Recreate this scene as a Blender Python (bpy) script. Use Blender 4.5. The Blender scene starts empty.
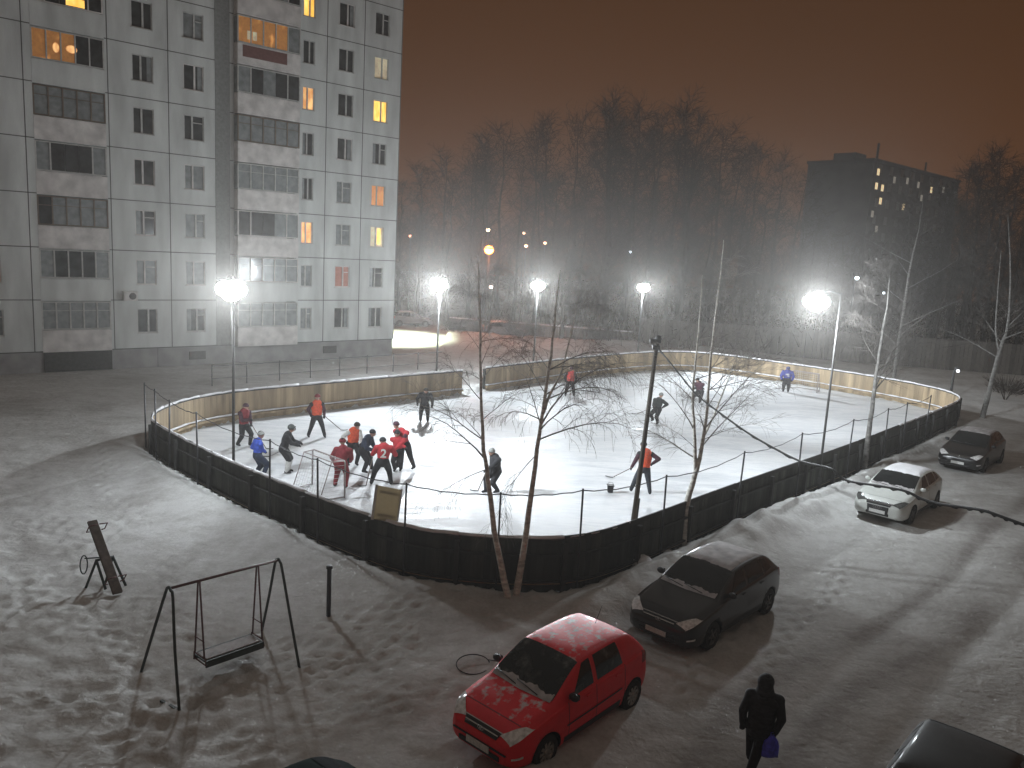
import bpy, bmesh, math, random
import numpy as np
from mathutils import Vector, Matrix, Quaternion
R = math.radians
rnd = random.Random(11)
SC = bpy.context.scene
COL = SC.collection
V = Vector

# ------------------------------------------------------------------ camera
CAM_H = 8.2
FPX = 800.0
th, rho = R(9.5), R(3.2)
Fv = V((0, math.cos(th), -math.sin(th)))
U0 = V((0, math.sin(th), math.cos(th)))
R0 = V((1, 0, 0))
rv = R0 * math.cos(rho) + U0 * math.sin(rho)
uv = -R0 * math.sin(rho) + U0 * math.cos(rho)
cd = bpy.data.cameras.new('camera')
cam = bpy.data.objects.new('camera', cd)
COL.objects.link(cam)
M = Matrix((rv, uv, -Fv)).transposed().to_4x4()
M.translation = V((0, 0, CAM_H))
cam.matrix_world = M
cd.sensor_width = 36.0
cd.lens = 36.0 * FPX / 1024.0
cd.clip_start = 0.05
cd.clip_end = 2000
SC.camera = cam


def G(px, py, z=0.0):
    """the ground point (height z) that the survey of the place puts at this spot of the photo"""
    d = Fv * FPX + rv * (px - 512) + uv * (384 - py)
    t = (z - CAM_H) / d.z
    return V((d.x * t, d.y * t, z))


def AY(px, py, Y):
    d = Fv * FPX + rv * (px - 512) + uv * (384 - py)
    t = Y / d.y
    return V((d.x * t, Y, CAM_H + d.z * t))


# ------------------------------------------------------------------ materials
MATS = {}


def ramp(nt, fac, stops):
    n = nt.nodes.new('ShaderNodeValToRGB')
    n.color_ramp.elements[0].position = stops[0][0]
    n.color_ramp.elements[0].color = (*stops[0][1], 1)
    n.color_ramp.elements[1].position = stops[-1][0]
    n.color_ramp.elements[1].color = (*stops[-1][1], 1)
    for p, c in stops[1:-1]:
        e = n.color_ramp.elements.new(p)
        e.color = (*c, 1)
    nt.links.new(fac, n.inputs[0])
    return n.outputs[0]


def mat(name, col, rough=.7, metal=0., var=.15, scale=6., bump=0., bscale=20., emit=None, estr=0., snow=0.,
        coat=0., island=0., stretch=None, snowscale=9.):
    if name in MATS:
        return MATS[name]
    m = bpy.data.materials.new(name)
    m.use_nodes = True
    nt = m.node_tree
    b = nt.nodes['Principled BSDF']
    tc = nt.nodes.new('ShaderNodeTexCoord')
    mp = nt.nodes.new('ShaderNodeMapping')
    if stretch:
        mp.inputs['Scale'].default_value = stretch
    nt.links.new(tc.outputs['Object'], mp.inputs[0])
    nz = nt.nodes.new('ShaderNodeTexNoise')
    nz.inputs['Scale'].default_value = scale
    nz.inputs['Detail'].default_value = 6
    nt.links.new(mp.outputs[0], nz.inputs['Vector'])
    lo = tuple(max(0, c * (1 - var)) for c in col)
    hi = tuple(min(1, c * (1 + var)) for c in col)
    out = ramp(nt, nz.outputs['Fac'], [(.3, lo), (.7, hi)])
    if island:
        gi = nt.nodes.new('ShaderNodeNewGeometry')
        hs = nt.nodes.new('ShaderNodeHueSaturation')
        mr = nt.nodes.new('ShaderNodeMapRange')
        mr.inputs[3].default_value = 1 - island
        mr.inputs[4].default_value = 1 + island
        nt.links.new(gi.outputs['Random Per Island'], mr.inputs[0])
        nt.links.new(mr.outputs[0], hs.inputs['Value'])
        nt.links.new(out, hs.inputs['Color'])
        out = hs.outputs[0]
    if snow > 0:
        ge = nt.nodes.new('ShaderNodeNewGeometry')
        sx = nt.nodes.new('ShaderNodeSeparateXYZ')
        nt.links.new(ge.outputs['Normal'], sx.inputs[0])
        n2 = nt.nodes.new('ShaderNodeTexNoise')
        n2.inputs['Scale'].default_value = snowscale
        n2.inputs['Detail'].default_value = 5
        nt.links.new(mp.outputs[0], n2.inputs['Vector'])
        a = nt.nodes.new('ShaderNodeMath'); a.operation = 'MULTIPLY_ADD'
        nt.links.new(sx.outputs[2], a.inputs[0]); a.inputs[1].default_value = .9
        nt.links.new(n2.outputs['Fac'], a.inputs[2])
        r_ = nt.nodes.new('ShaderNodeMapRange')
        r_.inputs[1].default_value = 1.62 - snow
        r_.inputs[2].default_value = 1.80 - snow
        nt.links.new(a.outputs[0], r_.inputs[0])
        mx = nt.nodes.new('ShaderNodeMixRGB')
        nt.links.new(r_.outputs[0], mx.inputs[0])
        nt.links.new(out, mx.inputs[1])
        mx.inputs[2].default_value = (.62, .62, .63, 1)
        out = mx.outputs[0]
    nt.links.new(out, b.inputs['Base Color'])
    b.inputs['Roughness'].default_value = rough
    b.inputs['Metallic'].default_value = metal
    if coat:
        b.inputs['Coat Weight'].default_value = coat
        b.inputs['Coat Roughness'].default_value = .08
    if bump:
        bp = nt.nodes.new('ShaderNodeBump')
        bp.inputs['Strength'].default_value = bump
        bp.inputs['Distance'].default_value = .02
        nb = nt.nodes.new('ShaderNodeTexNoise')
        nb.inputs['Scale'].default_value = bscale
        nb.inputs['Detail'].default_value = 8
        nt.links.new(mp.outputs[0], nb.inputs['Vector'])
        nt.links.new(nb.outputs['Fac'], bp.inputs['Height'])
        nt.links.new(bp.outputs[0], b.inputs['Normal'])
    if emit:
        b.inputs['Emission Color'].default_value = (*emit, 1)
        b.inputs['Emission Strength'].default_value = estr
        m.cycles.emission_sampling = 'NONE'
    MATS[name] = m
    return m


# ------------------------------------------------------------------ mesh builder
class MB:
    def __init__(s):
        s.v = []; s.f = []; s.m = []; s.sm = []

    def add(s, vs, fs, mi=0, smooth=False):
        o = len(s.v)
        s.v += [tuple(v) for v in vs]
        for f in fs:
            s.f.append(tuple(i + o for i in f)); s.m.append(mi); s.sm.append(smooth)
        return s

    def box(s, c, size, rz=0., mi=0, rot=None, taper=1.0, face_m=None):
        c = V(c); hx, hy, hz = size[0] / 2, size[1] / 2, size[2] / 2
        q = rot if rot is not None else Matrix.Rotation(rz, 3, 'Z')
        vs = []
        for z in (-1, 1):
            k = taper if z > 0 else 1
            for x, y in ((-1, -1), (1, -1), (1, 1), (-1, 1)):
                vs.append(c + q @ V((x * hx * k, y * hy * k, z * hz)))
        fs = [(3, 2, 1, 0), (4, 5, 6, 7), (0, 1, 5, 4), (1, 2, 6, 5), (2, 3, 7, 6), (3, 0, 4, 7)]
        o = len(s.v); s.v += [tuple(v) for v in vs]
        for i, f in enumerate(fs):
            s.f.append(tuple(j + o for j in f)); s.m.append(face_m[i] if face_m else mi); s.sm.append(False)
        return s

    def beam(s, a, b, w, h, mi=0, up=V((0, 0, 1))):
        a = V(a); b = V(b); d = b - a; L = d.length
        if L < 1e-6: return s
        z = d / L
        x = up.cross(z)
        if x.length < 1e-3: x = V((1, 0, 0)).cross(z)
        x.normalize(); y = z.cross(x)
        return s.box((a + b) / 2, (w, h, L), mi=mi, rot=Matrix((x, y, z)).transposed())

    def tube(s, pts, rad, n=8, mi=0, smooth=True, cap=True):
        pts = [V(p) for p in pts]
        if not isinstance(rad, (list, tuple)): rad = [rad] * len(pts)
        rings = []; prev = None
        for i, p in enumerate(pts):
            if i == 0: t = pts[1] - p
            elif i == len(pts) - 1: t = p - pts[i - 1]
            else: t = pts[i + 1] - pts[i - 1]
            if t.length < 1e-9: t = V((0, 0, 1))
            t.normalize()
            if prev is None:
                a = V((0, 0, 1)) if abs(t.z) < .9 else V((1, 0, 0))
                x = a.cross(t).normalized()
            else:
                x = prev - t * prev.dot(t)
                if x.length < 1e-6: x = V((1, 0, 0)).cross(t)
                x.normalize()
            prev = x; y = t.cross(x)
            rings.append([p + (x * math.cos(2 * math.pi * k / n) + y * math.sin(2 * math.pi * k / n)) * rad[i] for k in range(n)])
        vs = [v for r_ in rings for v in r_]
        fs = []
        for i in range(len(pts) - 1):
            for k in range(n):
                fs.append((i * n + k, i * n + (k + 1) % n, (i + 1) * n + (k + 1) % n, (i + 1) * n + k))
        if cap:
            fs.append(tuple(range(n))[::-1]); fs.append(tuple((len(pts) - 1) * n + k for k in range(n)))
        return s.add(vs, fs, mi, smooth)

    def lathe(s, prof, n=24, axis='Z', c=(0, 0, 0), mi=0, smooth=True):
        vs = []
        for (r_, h) in prof:
            for k in range(n):
                a = 2 * math.pi * k / n
                p = (r_ * math.cos(a), r_ * math.sin(a), h)
                if axis == 'Y': p = (p[0], p[2], p[1])
                if axis == 'X': p = (p[2], p[0], p[1])
                vs.append((p[0] + c[0], p[1] + c[1], p[2] + c[2]))
        fs = []
        for i in range(len(prof) - 1):
            for k in range(n):
                fs.append((i * n + k, i * n + (k + 1) % n, (i + 1) * n + (k + 1) % n, (i + 1) * n + k))
        return s.add(vs, fs, mi, smooth)

    def ell(s, c, rad, n=12, m=8, mi=0, rot=None):
        vs = []; fs = []
        for j in range(m + 1):
            ph = math.pi * j / m
            for k in range(n):
                a = 2 * math.pi * k / n
                p = V((math.sin(ph) * math.cos(a) * rad[0], math.sin(ph) * math.sin(a) * rad[1], math.cos(ph) * rad[2]))
                if rot: p = rot @ p
                vs.append(V(c) + p)
        for j in range(m):
            for k in range(n):
                fs.append((j * n + k, (j + 1) * n + k, (j + 1) * n + (k + 1) % n, j * n + (k + 1) % n))
        return s.add(vs, fs, mi, True)

    def mesh(s, name, mats):
        me = bpy.data.meshes.new(name)
        me.from_pydata(s.v, [], s.f)
        if not isinstance(mats, (list, tuple)): mats = [mats]
        for m in mats: me.materials.append(m)
        me.polygons.foreach_set('material_index', s.m)
        me.polygons.foreach_set('use_smooth', s.sm)
        me.update()
        return me

    def build(s, name, mats, parent=None, bevel=0., loc=None):
        me = s.mesh(name, mats)
        if bevel:
            bm = bmesh.new(); bm.from_mesh(me)
            bmesh.ops.bevel(bm, geom=bm.edges[:], offset=bevel, segments=1, affect='EDGES', profile=.5)
            bm.to_mesh(me); bm.free()
        return link(name, me, parent, loc)


def link(name, me, parent=None, loc=None):
    o = bpy.data.objects.new(name, me)
    COL.objects.link(o)
    if parent: o.parent = parent
    if loc is not None: o.location = loc
    return o


def tag(o, label=None, cat=None, group=None, kind=None):
    if label: o['label'] = label
    if cat: o['category'] = cat
    if group: o['group'] = group
    if kind: o['kind'] = kind
    return o


def thing(name, label, cat, loc=(0, 0, 0), rz=0., group=None):
    o = bpy.data.objects.new(name, None)
    COL.objects.link(o)
    o.empty_display_size = .2
    o.location = loc
    o.rotation_euler = (0, 0, rz)
    return tag(o, label, cat, group)


def kids(o):
    return [c for c in bpy.data.objects if c.parent == o]


def copy_thing(o, parent=None):
    c = o.copy(); COL.objects.link(c)
    if parent: c.parent = parent
    for ch in kids(o): copy_thing(ch, c)
    return c


# ================================================================== THE RINK OUTLINE
TOP = [(486, 368), (462.5, 371)]
PIX = [(462.5, 371), (400, 375.4), (329, 383.7), (280, 386.6), (229.6, 392), (190.5, 396.4), (160, 407), (148.6, 417),
       (147, 419), (160, 428.6), (176, 436), (203, 450), (239, 468), (277, 481), (321, 501), (372, 518), (400, 528.6),
       (435, 534), (477, 538.7), (531, 540), (576, 541.5), (599, 535.6), (639, 523), (719.5, 490), (778, 471), (817, 458),
       (866, 440.6), (902, 425), (941, 410), (959, 402.5), (965.6, 399), (958, 394.4), (941, 389.3), (922, 385.3),
       (902, 381.5), (876, 377), (827, 369), (778, 362.5), (744, 357.6), (708, 353.2), (688, 351.6), (657, 351.2), (624, 353.3),
       (579, 357.6), (546, 360.8), (486, 368)]
FH = 1.38
raw = [G(x, y, 0) if False else G(x, y, FH) for x, y in PIX]
raw = [V((p.x, p.y, 0)) for p in raw]
# even out the traced points a little
for _ in range(2):
    raw = [raw[0]] + [raw[i] * .6 + (raw[i - 1] + raw[i + 1]) * .2 for i in range(1, len(raw) - 1)] + [raw[-1]]


def resample(pts, step):
    out = [pts[0].copy()]; acc = 0
    for a, b in zip(pts, pts[1:]):
        L = (b - a).length; t = step - acc
        while t <= L:
            out.append(a + (b - a) * (t / L)); t += step
        acc = L - (t - step)
    if (out[-1] - pts[-1]).length > step * .3: out.append(pts[-1].copy())
    return out


def cr(P, n=6):
    out = []
    for i in range(len(P) - 1):
        p0 = P[max(i - 1, 0)]; p1 = P[i]; p2 = P[i + 1]; p3 = P[min(i + 2, len(P) - 1)]
        for k in range(n):
            t = k / n
            out.append(.5 * ((2 * p1) + (p2 - p0) * t + (2 * p0 - 5 * p1 + 4 * p2 - p3) * t * t + (3 * p1 - p0 - 3 * p2 + p3) * t ** 3))
    out.append(P[-1])
    return out


ring = resample(cr(raw, 5), .16)      # one point per board
RA = np.array([(p.x, p.y) for p in ring])
CEN = V((sum(p.x for p in ring) / len(ring), sum(p.y for p in ring) / len(ring), 0))


def dist_ring(X, Y):
    d = np.full(X.shape, 1e9)
    for i in range(0, len(RA), 3):
        d = np.minimum(d, (X - RA[i, 0]) ** 2 + (Y - RA[i, 1]) ** 2)
    return np.sqrt(d)


def inside_ring(X, Y):
    ins = np.zeros(X.shape, bool)
    P = RA[::3]
    n = len(P)
    for i in range(n):
        x1, y1 = P[i]; x2, y2 = P[(i + 1) % n]
        if y1 == y2: continue
        c = ((y1 > Y) != (y2 > Y)) & (X < (x2 - x1) * (Y - y1) / (y2 - y1) + x1)
        ins ^= c
    return ins


# ================================================================== GROUND
def vnoise(X, Y, sc, seed):
    X = X / sc; Y = Y / sc
    xi = np.floor(X).astype(np.int64); yi = np.floor(Y).astype(np.int64)
    fx = X - xi; fy = Y - yi
    fx = fx * fx * (3 - 2 * fx); fy = fy * fy * (3 - 2 * fy)

    def h(a, b):
        n = (a * 374761393 + b * 668265263 + seed * 974634777) & 0x7fffffff
        n = (n ^ (n >> 13)) * 1274126177 & 0x7fffffff
        return ((n ^ (n >> 16)) & 0xffff) / 65535.
    return (h(xi, yi) * (1 - fx) + h(xi + 1, yi) * fx) * (1 - fy) + (h(xi, yi + 1) * (1 - fx) + h(xi + 1, yi + 1) * fx) * fy


def ss(a, b, x):
    t = np.clip((x - a) / (b - a), 0, 1)
    return t * t * (3 - 2 * t)


DIR = V((math.cos(R(47.7)), math.sin(R(47.7)), 0))     # long side of the rink
NRM = V((DIR.y, -DIR.x, 0))                            # towards the yard road


def terrain(X, Y):
    ins = inside_ring(X, Y)
    d = dist_ring(X, Y)
    u = X * DIR.x + Y * DIR.y
    w = (X - 2.4) * NRM.x + (Y - 19.2) * NRM.y           # distance right of the near right boards
    H = .05 * (vnoise(X, Y, 3.1, 1) - .5) + .035 * (vnoise(X, Y, .9, 2) - .5)
    yard = ss(5, 2.0, w) * (1 - ss(26, 34, Y))            # playground side, trampled
    H = H + yard * ss(2.2, 4.5, d) * .085 * (vnoise(X, Y, .42, 3) - .45) * (vnoise(X, Y, 4.3, 5)) + yard * ss(2.2, 4.5, d) * .05 * (vnoise(X + Y * .6, Y, .25, 8) - .5)
    # snow heap pushed along the right boards
    bank = np.exp(-((w - 1.15) / .72) ** 2) * ss(12.5, 15.5, u) * (1 - ss(45, 49, u))
    bank *= (.35 + .65 * vnoise(X, Y, 1.3, 6)) * (.6 + .5 * vnoise(X, Y, .5, 7))
    bank *= 1 - .55 * ss(24, 30, u)
    H = H + .72 * bank * (~ins)
    # little drift against the near left boards
    drift = (np.exp(-((d - .2) / 1.5) ** 2) * (.26 + .12 * vnoise(X, Y, 2.1, 9)) * (1 - .6 * ss(-2, 1.5, X)) + .05 * vnoise(X, Y, .8, 11) * np.exp(-(d / .6) ** 2)) * (~ins)
    H = H + drift * (w < 1)
    # wheel ruts on the yard road
    for c0, dep in ((6.1, .055), (7.7, .055), (9.4, .04), (11.0, .04)):
        wob = .5 * (vnoise(u, u * 0 + c0, 6., 12) - .5)
        H = H - dep * np.exp(-((w - c0 - wob) / .22) ** 2) * (.4 + .6 * vnoise(X, Y, 1.9, 13))
    # ploughed ridge at the edge of the playground, lower left of the road
    H = H + .20 * np.exp(-((w - 3.7 - .5 * vnoise(u, u * 0, 2., 15)) / .45) ** 2) * (1 - ss(10.5, 12.5, u)) * (.3 + .9 * vnoise(X, Y, .6, 16))
    # trodden trails and sledge lines, pressed into the snow
    rt = random.Random(8)
    for (x0, y0, x1, y1, n_) in TRAILS:
        a_, b_ = G(x0, y0), G(x1, y1); L_ = (b_ - a_).length; dr = (b_ - a_) / L_; sd = V((-dr.y, dr.x, 0))
        k = 0; t_ = 0.
        while t_ < L_:
            for rep_ in range(n_):
                c_ = a_ + dr * (t_ + rt.uniform(-.08, .08)) + sd * ((.13 if k % 2 else -.13) + rt.uniform(-.05, .05) + (rep_ * .45 if rep_ else 0) + .25 * math.sin(t_ * .7 + rep_))
                m_ = (np.abs(X - c_.x) < .5) & (np.abs(Y - c_.y) < .5)
                if m_.any():
                    al = (X[m_] - c_.x) * dr.x + (Y[m_] - c_.y) * dr.y; ac_ = (X[m_] - c_.x) * sd.x + (Y[m_] - c_.y) * sd.y
                    q_ = (al / .17) ** 2 + (ac_ / .10) ** 2
                    H[m_] += -.045 * np.exp(-q_) + .022 * np.exp(-((np.sqrt(q_) - 1.7) / .4) ** 2)
            k += 1; t_ += .36
    for (x0, y0, x1, y1) in LINES:
        a_, b_ = G(x0, y0), G(x1, y1); L_ = (b_ - a_).length; dr = (b_ - a_) / L_
        al = (X - a_.x) * dr.x + (Y - a_.y) * dr.y; ac_ = -(X - a_.x) * dr.y + (Y - a_.y) * dr.x
        H = H - .045 * np.exp(-(ac_ / .085) ** 2) * (al > 0) * (al < L_)
    # far bank beyond the rink
    far = ss(62, 72, Y) * .3 * vnoise(X, Y, 5, 20) + np.exp(-((Y - (72 + .1 * X)) / 2.) ** 2) * .8 * vnoise(X, Y, 2.2, 21)
    H = H + far * (X > -6)
    edge = ss(0, .35, d)
    H = np.where(ins, -.03, H * edge)
    return H, ins, d, w, u


TRAILS = [(0, 640, 130, 515, 2), (130, 515, 60, 400, 1), (150, 760, 330, 640, 3), (330, 640, 480, 600, 2), (200, 720, 420, 650, 3), (240, 768, 470, 690, 2), (60, 600, 200, 760, 1), (230, 660, 150, 560, 1),
          (720, 530, 800, 500, 2), (30, 520, 140, 640, 2), (350, 700, 440, 640, 3), (0, 700, 150, 720, 1), (760, 700, 840, 560, 1), (170, 640, 290, 700, 3), (560, 600, 480, 620, 1), (680, 690, 780, 600, 1)]
LINES = [(0, 622, 128, 520), (112, 768, 150, 600), (40, 660, 190, 560), (170, 768, 240, 600), (0, 500, 120, 470)]


def axis(lo, hi, step, far, grow):
    c = list(np.arange(lo, hi, step))
    s = step; x = hi
    while x < far:
        c.append(x); s *= grow; x += s
    c.append(far)
    s = step; x = lo - step; b = []
    while x > -far:
        b.append(x); s *= grow; x -= s
    b.append(-far)
    return np.array(b[::-1] + c)


xs = axis(-15, 19, .095, 250, 1.035)
ys = axis(8, 27, .095, 250, 1.03)
X, Y = np.meshgrid(xs, ys)
H, ins, d_, w_, u_ = terrain(X, Y)
nx, ny = len(xs), len(ys)
verts = np.stack([X.ravel(), Y.ravel(), H.ravel()], 1)
idx = np.arange(nx * ny).reshape(ny, nx)
quads = np.stack([idx[:-1, :-1], idx[:-1, 1:], idx[1:, 1:], idx[1:, :-1]], -1).reshape(-1, 4)
me = bpy.data.meshes.new('ground')
me.vertices.add(len(verts)); me.vertices.foreach_set('co', verts.ravel())
me.loops.add(len(quads) * 4); me.loops.foreach_set('vertex_index', quads.ravel())
me.polygons.add(len(quads)); me.polygons.foreach_set('loop_start', np.arange(0, len(quads) * 4, 4))
me.polygons.foreach_set('use_smooth', np.ones(len(quads), bool))
me.update()
# how dirty the packed snow is (car dirt on the road, clean on heaps and verges)
road = ss(2.2, 4.5, w_) * (.35 + .65 * vnoise(X, Y, 2.3, 30))
strip = np.zeros_like(X)
for c0 in (5.6, 6.9, 8.6, 10.2, 12):
    wob = 1.1 * (vnoise(u_, u_ * 0 + c0, 7., 31) - .5)
    strip = np.maximum(strip, np.exp(-((w_ - c0 - wob) / .33) ** 2) * (.25 + .75 * vnoise(X, Y, 2.7, 32)))
dirty = np.clip(road * .5 + strip * .55 * ss(2.2, 4.5, w_), 0, 1)
play = ss(4, 2.5, w_) * (.2 * ss(.45, .8, vnoise(X, Y, 1.9, 33)) + .2 * vnoise(X, Y, .5, 34))
leftroad = (1 - ss(-16, -13, X - .2 * (Y - 30))) * ss(24, 30, Y) * .2
dirty = np.clip(dirty + play + leftroad * vnoise(X * .4, Y, 2.5, 35), 0, 1) * ss(.1, .8, d_)
at = me.attributes.new('dirt', 'FLOAT', 'POINT')
at.data.foreach_set('value', dirty.ravel().astype(np.float32))


def snow_mat(name, ice=False):
    m = bpy.data.materials.new(name); m.use_nodes = True
    nt = m.node_tree; b = nt.nodes['Principled BSDF']
    tc = nt.nodes.new('ShaderNodeTexCoord')
    L = nt.links.new

    def noise(sc, det=6, vec=None, dist=0.):
        n = nt.nodes.new('ShaderNodeTexNoise'); n.inputs['Scale'].default_value = sc
        n.inputs['Detail'].default_value = det; n.inputs['Distortion'].default_value = dist
        L(vec or tc.outputs['Object'], n.inputs['Vector']); return n.outputs['Fac']

    def math_(op, a, bb):
        n = nt.nodes.new('ShaderNodeMath'); n.operation = op
        for i, q in enumerate((a, bb)):
            if isinstance(q, (int, float)): n.inputs[i].default_value = q
            else: L(q, n.inputs[i])
        return n.outputs[0]
    if ice:
        mp = nt.nodes.new('ShaderNodeMapping'); mp.inputs['Rotation'].default_value = (0, 0, R(-47.7))
        mp.inputs['Scale'].default_value = (.35, 1.6, 1)
        L(tc.outputs['Object'], mp.inputs[0])
        mp2 = nt.nodes.new('ShaderNodeMapping'); mp2.inputs['Rotation'].default_value = (0, 0, R(20))
        mp2.inputs['Scale'].default_value = (.5, 2.8, 1)
        L(tc.outputs['Object'], mp2.inputs[0])
        a = noise(.8, 8, mp.outputs[0], 1.2)
        c = noise(1.7, 8, mp2.outputs[0], 2.)
        big = noise(.13, 3)
        s1 = math_('MULTIPLY', a, c)
        s2 = math_('ADD', s1, math_('MULTIPLY', big, .28))
        col = ramp(nt, s2, [(.22, (.54, .565, .60)), (.33, (.66, .68, .705)), (.44, (.78, .79, .805))])
        L(col, b.inputs['Base Color'])
        rr = nt.nodes.new('ShaderNodeMapRange'); rr.inputs[1].default_value = .25; rr.inputs[2].default_value = .45
        rr.inputs[3].default_value = .38; rr.inputs[4].default_value = .7
        L(s2, rr.inputs[0]); L(rr.outputs[0], b.inputs['Roughness'])
        hgt = math_('ADD', s1, math_('MULTIPLY', noise(9, 6), .3)); st, ds = .5, .02
    else:
        at_ = nt.nodes.new('ShaderNodeAttribute'); at_.attribute_name = 'dirt'
        mp = nt.nodes.new('ShaderNodeMapping'); mp.inputs['Rotation'].default_value = (0, 0, R(-47.7))
        mp.inputs['Scale'].default_value = (.45, 1.1, 1)
        L(tc.outputs['Object'], mp.inputs[0])
        f1 = noise(1.6, 8, mp.outputs[0], .6)
        f2 = noise(3.5, 8)
        f3 = noise(14, 5)
        k = math_('ADD', math_('MULTIPLY', f1, .5), math_('MULTIPLY', f2, .5))
        k2 = math_('ADD', at_.outputs['Fac'], math_('MULTIPLY', math_('SUBTRACT', k, .5), 1.25))
        k3 = math_('ADD', k2, math_('MULTIPLY', math_('SUBTRACT', f3, .5), .4))
        col = ramp(nt, k3, [(0., (.60, .60, .59)), (.3, (.47, .465, .45)), (.65, (.34, .325, .31)), (1., (.22, .205, .19))])
        L(col, b.inputs['Base Color'])
        b.inputs['Roughness'].default_value = .75
        vo = nt.nodes.new('ShaderNodeTexVoronoi'); vo.inputs['Scale'].default_value = 2.6
        wv = nt.nodes.new('ShaderNodeMapping'); L(tc.outputs['Object'], wv.inputs[0])
        wv.inputs['Scale'].default_value = (1, 1.5, 1)
        L(wv.outputs[0], vo.inputs['Vector'])
        pits = nt.nodes.new('ShaderNodeMapRange'); pits.inputs[1].default_value = .1; pits.inputs[2].default_value = .3
        L(vo.outputs['Distance'], pits.inputs[0])
        hgt = math_('ADD', math_('MULTIPLY', noise(2.4, 9, None, .8), 1.4), math_('ADD', math_('MULTIPLY', noise(9, 7), .6), math_('MULTIPLY', pits.outputs[0], .25)))
        st, ds = .7, .036
    bp = nt.nodes.new('ShaderNodeBump'); bp.inputs['Strength'].default_value = st; bp.inputs['Distance'].default_value = ds
    L(hgt, bp.inputs['Height']); L(bp.outputs[0], b.inputs['Normal'])
    b.inputs['Specular IOR Level'].default_value = .35
    return m


SNOW = snow_mat('packed_snow')
me.materials.append(SNOW)
ground = link('ground', me)
tag(ground, kind='structure')

# ice sheet
mb = MB()
inner = [p + (CEN - p).normalized() * .03 for p in ring[::2]]
vs = [V((CEN.x, CEN.y, .02))] + [V((p.x, p.y, .02)) for p in inner]
mb.add(vs, [(0, i, i + 1) for i in range(1, len(vs) - 1)] + [(0, len(vs) - 1, 1)], 0, False)
ice = mb.build('ice_rink_surface', snow_mat('rink_ice', True))
tag(ice, kind='structure')

# ================================================================== RINK FENCE
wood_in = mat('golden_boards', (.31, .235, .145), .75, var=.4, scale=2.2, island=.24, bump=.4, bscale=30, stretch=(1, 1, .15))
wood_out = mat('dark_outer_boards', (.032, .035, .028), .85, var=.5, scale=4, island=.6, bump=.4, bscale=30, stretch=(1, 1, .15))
post_m = mat('dark_posts', (.03, .03, .028), .8)
snowcap = mat('clean_snow', (.78, .78, .8), .8, var=.05, bump=.5, bscale=8)
rough_snow = mat('thin_roof_snow', (.42, .40, .40), .85, var=.3, scale=5)
metal_d = mat('dark_painted_metal', (.035, .035, .04), .5, metal=.3)
fence = thing('rink_fence', 'long rounded wooden board fence around the ice rink with net poles on top', 'fence', tuple(ring[0]))
O = V(ring[0])


def offs(i, d):
    a = ring[max(i - 1, 0)]; b = ring[min(i + 1, len(ring) - 1)]
    t = (b - a).normalized()
    n = V((-t.y, t.x, 0))
    if n.dot(CEN - ring[i]) < 0: n = -n       # inward normal
    return ring[i] + n * d, t, n


SEG = 16
nb = len(ring) - 1
posts_at = []
for s0 in range(0, nb, SEG):
    s1 = min(s0 + SEG, nb)
    if s1 - s0 < 3: continue
    mbp = MB()
    pm = ring[(s0 + s1) // 2]
    pmw = (pm.x - 2.4) * NRM.x + (pm.y - 19.2) * NRM.y if pm.y > 26 else 1
    for i in range(s0, s1):
        a, b = ring[i], ring[i + 1]
        c = (a + b) / 2; t = (b - a); L = t.length; t.normalize()
        n = V((-t.y, t.x, 0))
        if n.dot(CEN - c) < 0: n = -n
        x = t; y = n
        if x.cross(y).z < 0: x = -x
        q = Matrix((x, y, V((0, 0, 1)))).transposed()
        h = FH + rnd.uniform(-.012, .012)
        # faces: bottom, top, -y (outer), +x, +y (inner), -x
        mbp.box(c - O + V((0, 0, h / 2 + .02)) + y * (.002 if i % 2 else -.002), (L * (.97 if pmw > -1 else .955) + (.012 if rnd.random() < .93 else 0), .028, h - .04), rot=q, face_m=[1, 0, 1, 1, 0, 1])
    mbp.build('board_panel', [wood_in, wood_out], fence)
    posts_at.append(s0)
    # horizontal rails outside and the rail along the top
    mr = {.32: MB(), 1.0: MB()}; mt_ = MB(); mk = MB(); mc = MB()
    for i in range(s0, s1, 4):
        j = min(i + 4, s1)
        for z in (.32, 1.0):
            a, _, _ = offs(i, -.045); b, _, _ = offs(j, -.045)
            mr[z].beam(a - O + V((0, 0, z)), b - O + V((0, 0, z)), .09, .05)
        a, _, _ = offs(i, 0); b, _, _ = offs(j, 0)
        mt_.beam(a - O + V((0, 0, FH + .022)), b - O + V((0, 0, FH + .022)), .04, .13)
        a, _, _ = offs(i, .06); b, _, _ = offs(j, .06)
        mk.beam(a - O + V((0, 0, .29)), b - O + V((0, 0, .29)), .2, .09)
    for z in mr: mr[z].build('rail', post_m, fence)
    mt_.build('top_rail', post_m, fence)
    mk.build('kick_rail', wood_in, fence)
    # snow lying on the rails
    k = 0
    nearright = False
    pm = ring[(s0 + s1) // 2]
    ww = (pm.x - 2.4) * NRM.x + (pm.y - 19.2) * NRM.y
    pts = []; rr_ = []
    for i in range(s0, s1 + 1, 2):
        a, _, _ = offs(min(i, nb), .01)
        pts.append(a - O + V((0, 0, FH + .05 + rnd.uniform(-.01, .015)))); 
        rr_.append((.05 if ww < -1 or pm.y > 36 else .028) * rnd.uniform(.75, 1.15))
    mc.tube(pts, rr_, 7)
    mc.build('snow_on_rail', snowcap, fence); mc = MB()
    pts = []
    for i in range(s0, s1 + 1, 2):
        a, _, _ = offs(min(i, nb), .08)
        pts.append(a - O + V((0, 0, .40 + rnd.uniform(-.01, .01))))
    mc.tube(pts, [.042 * rnd.uniform(.6, 1.3) for _ in pts], 6)
    mc.build('snow_on_rail', snowcap, fence)
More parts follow.
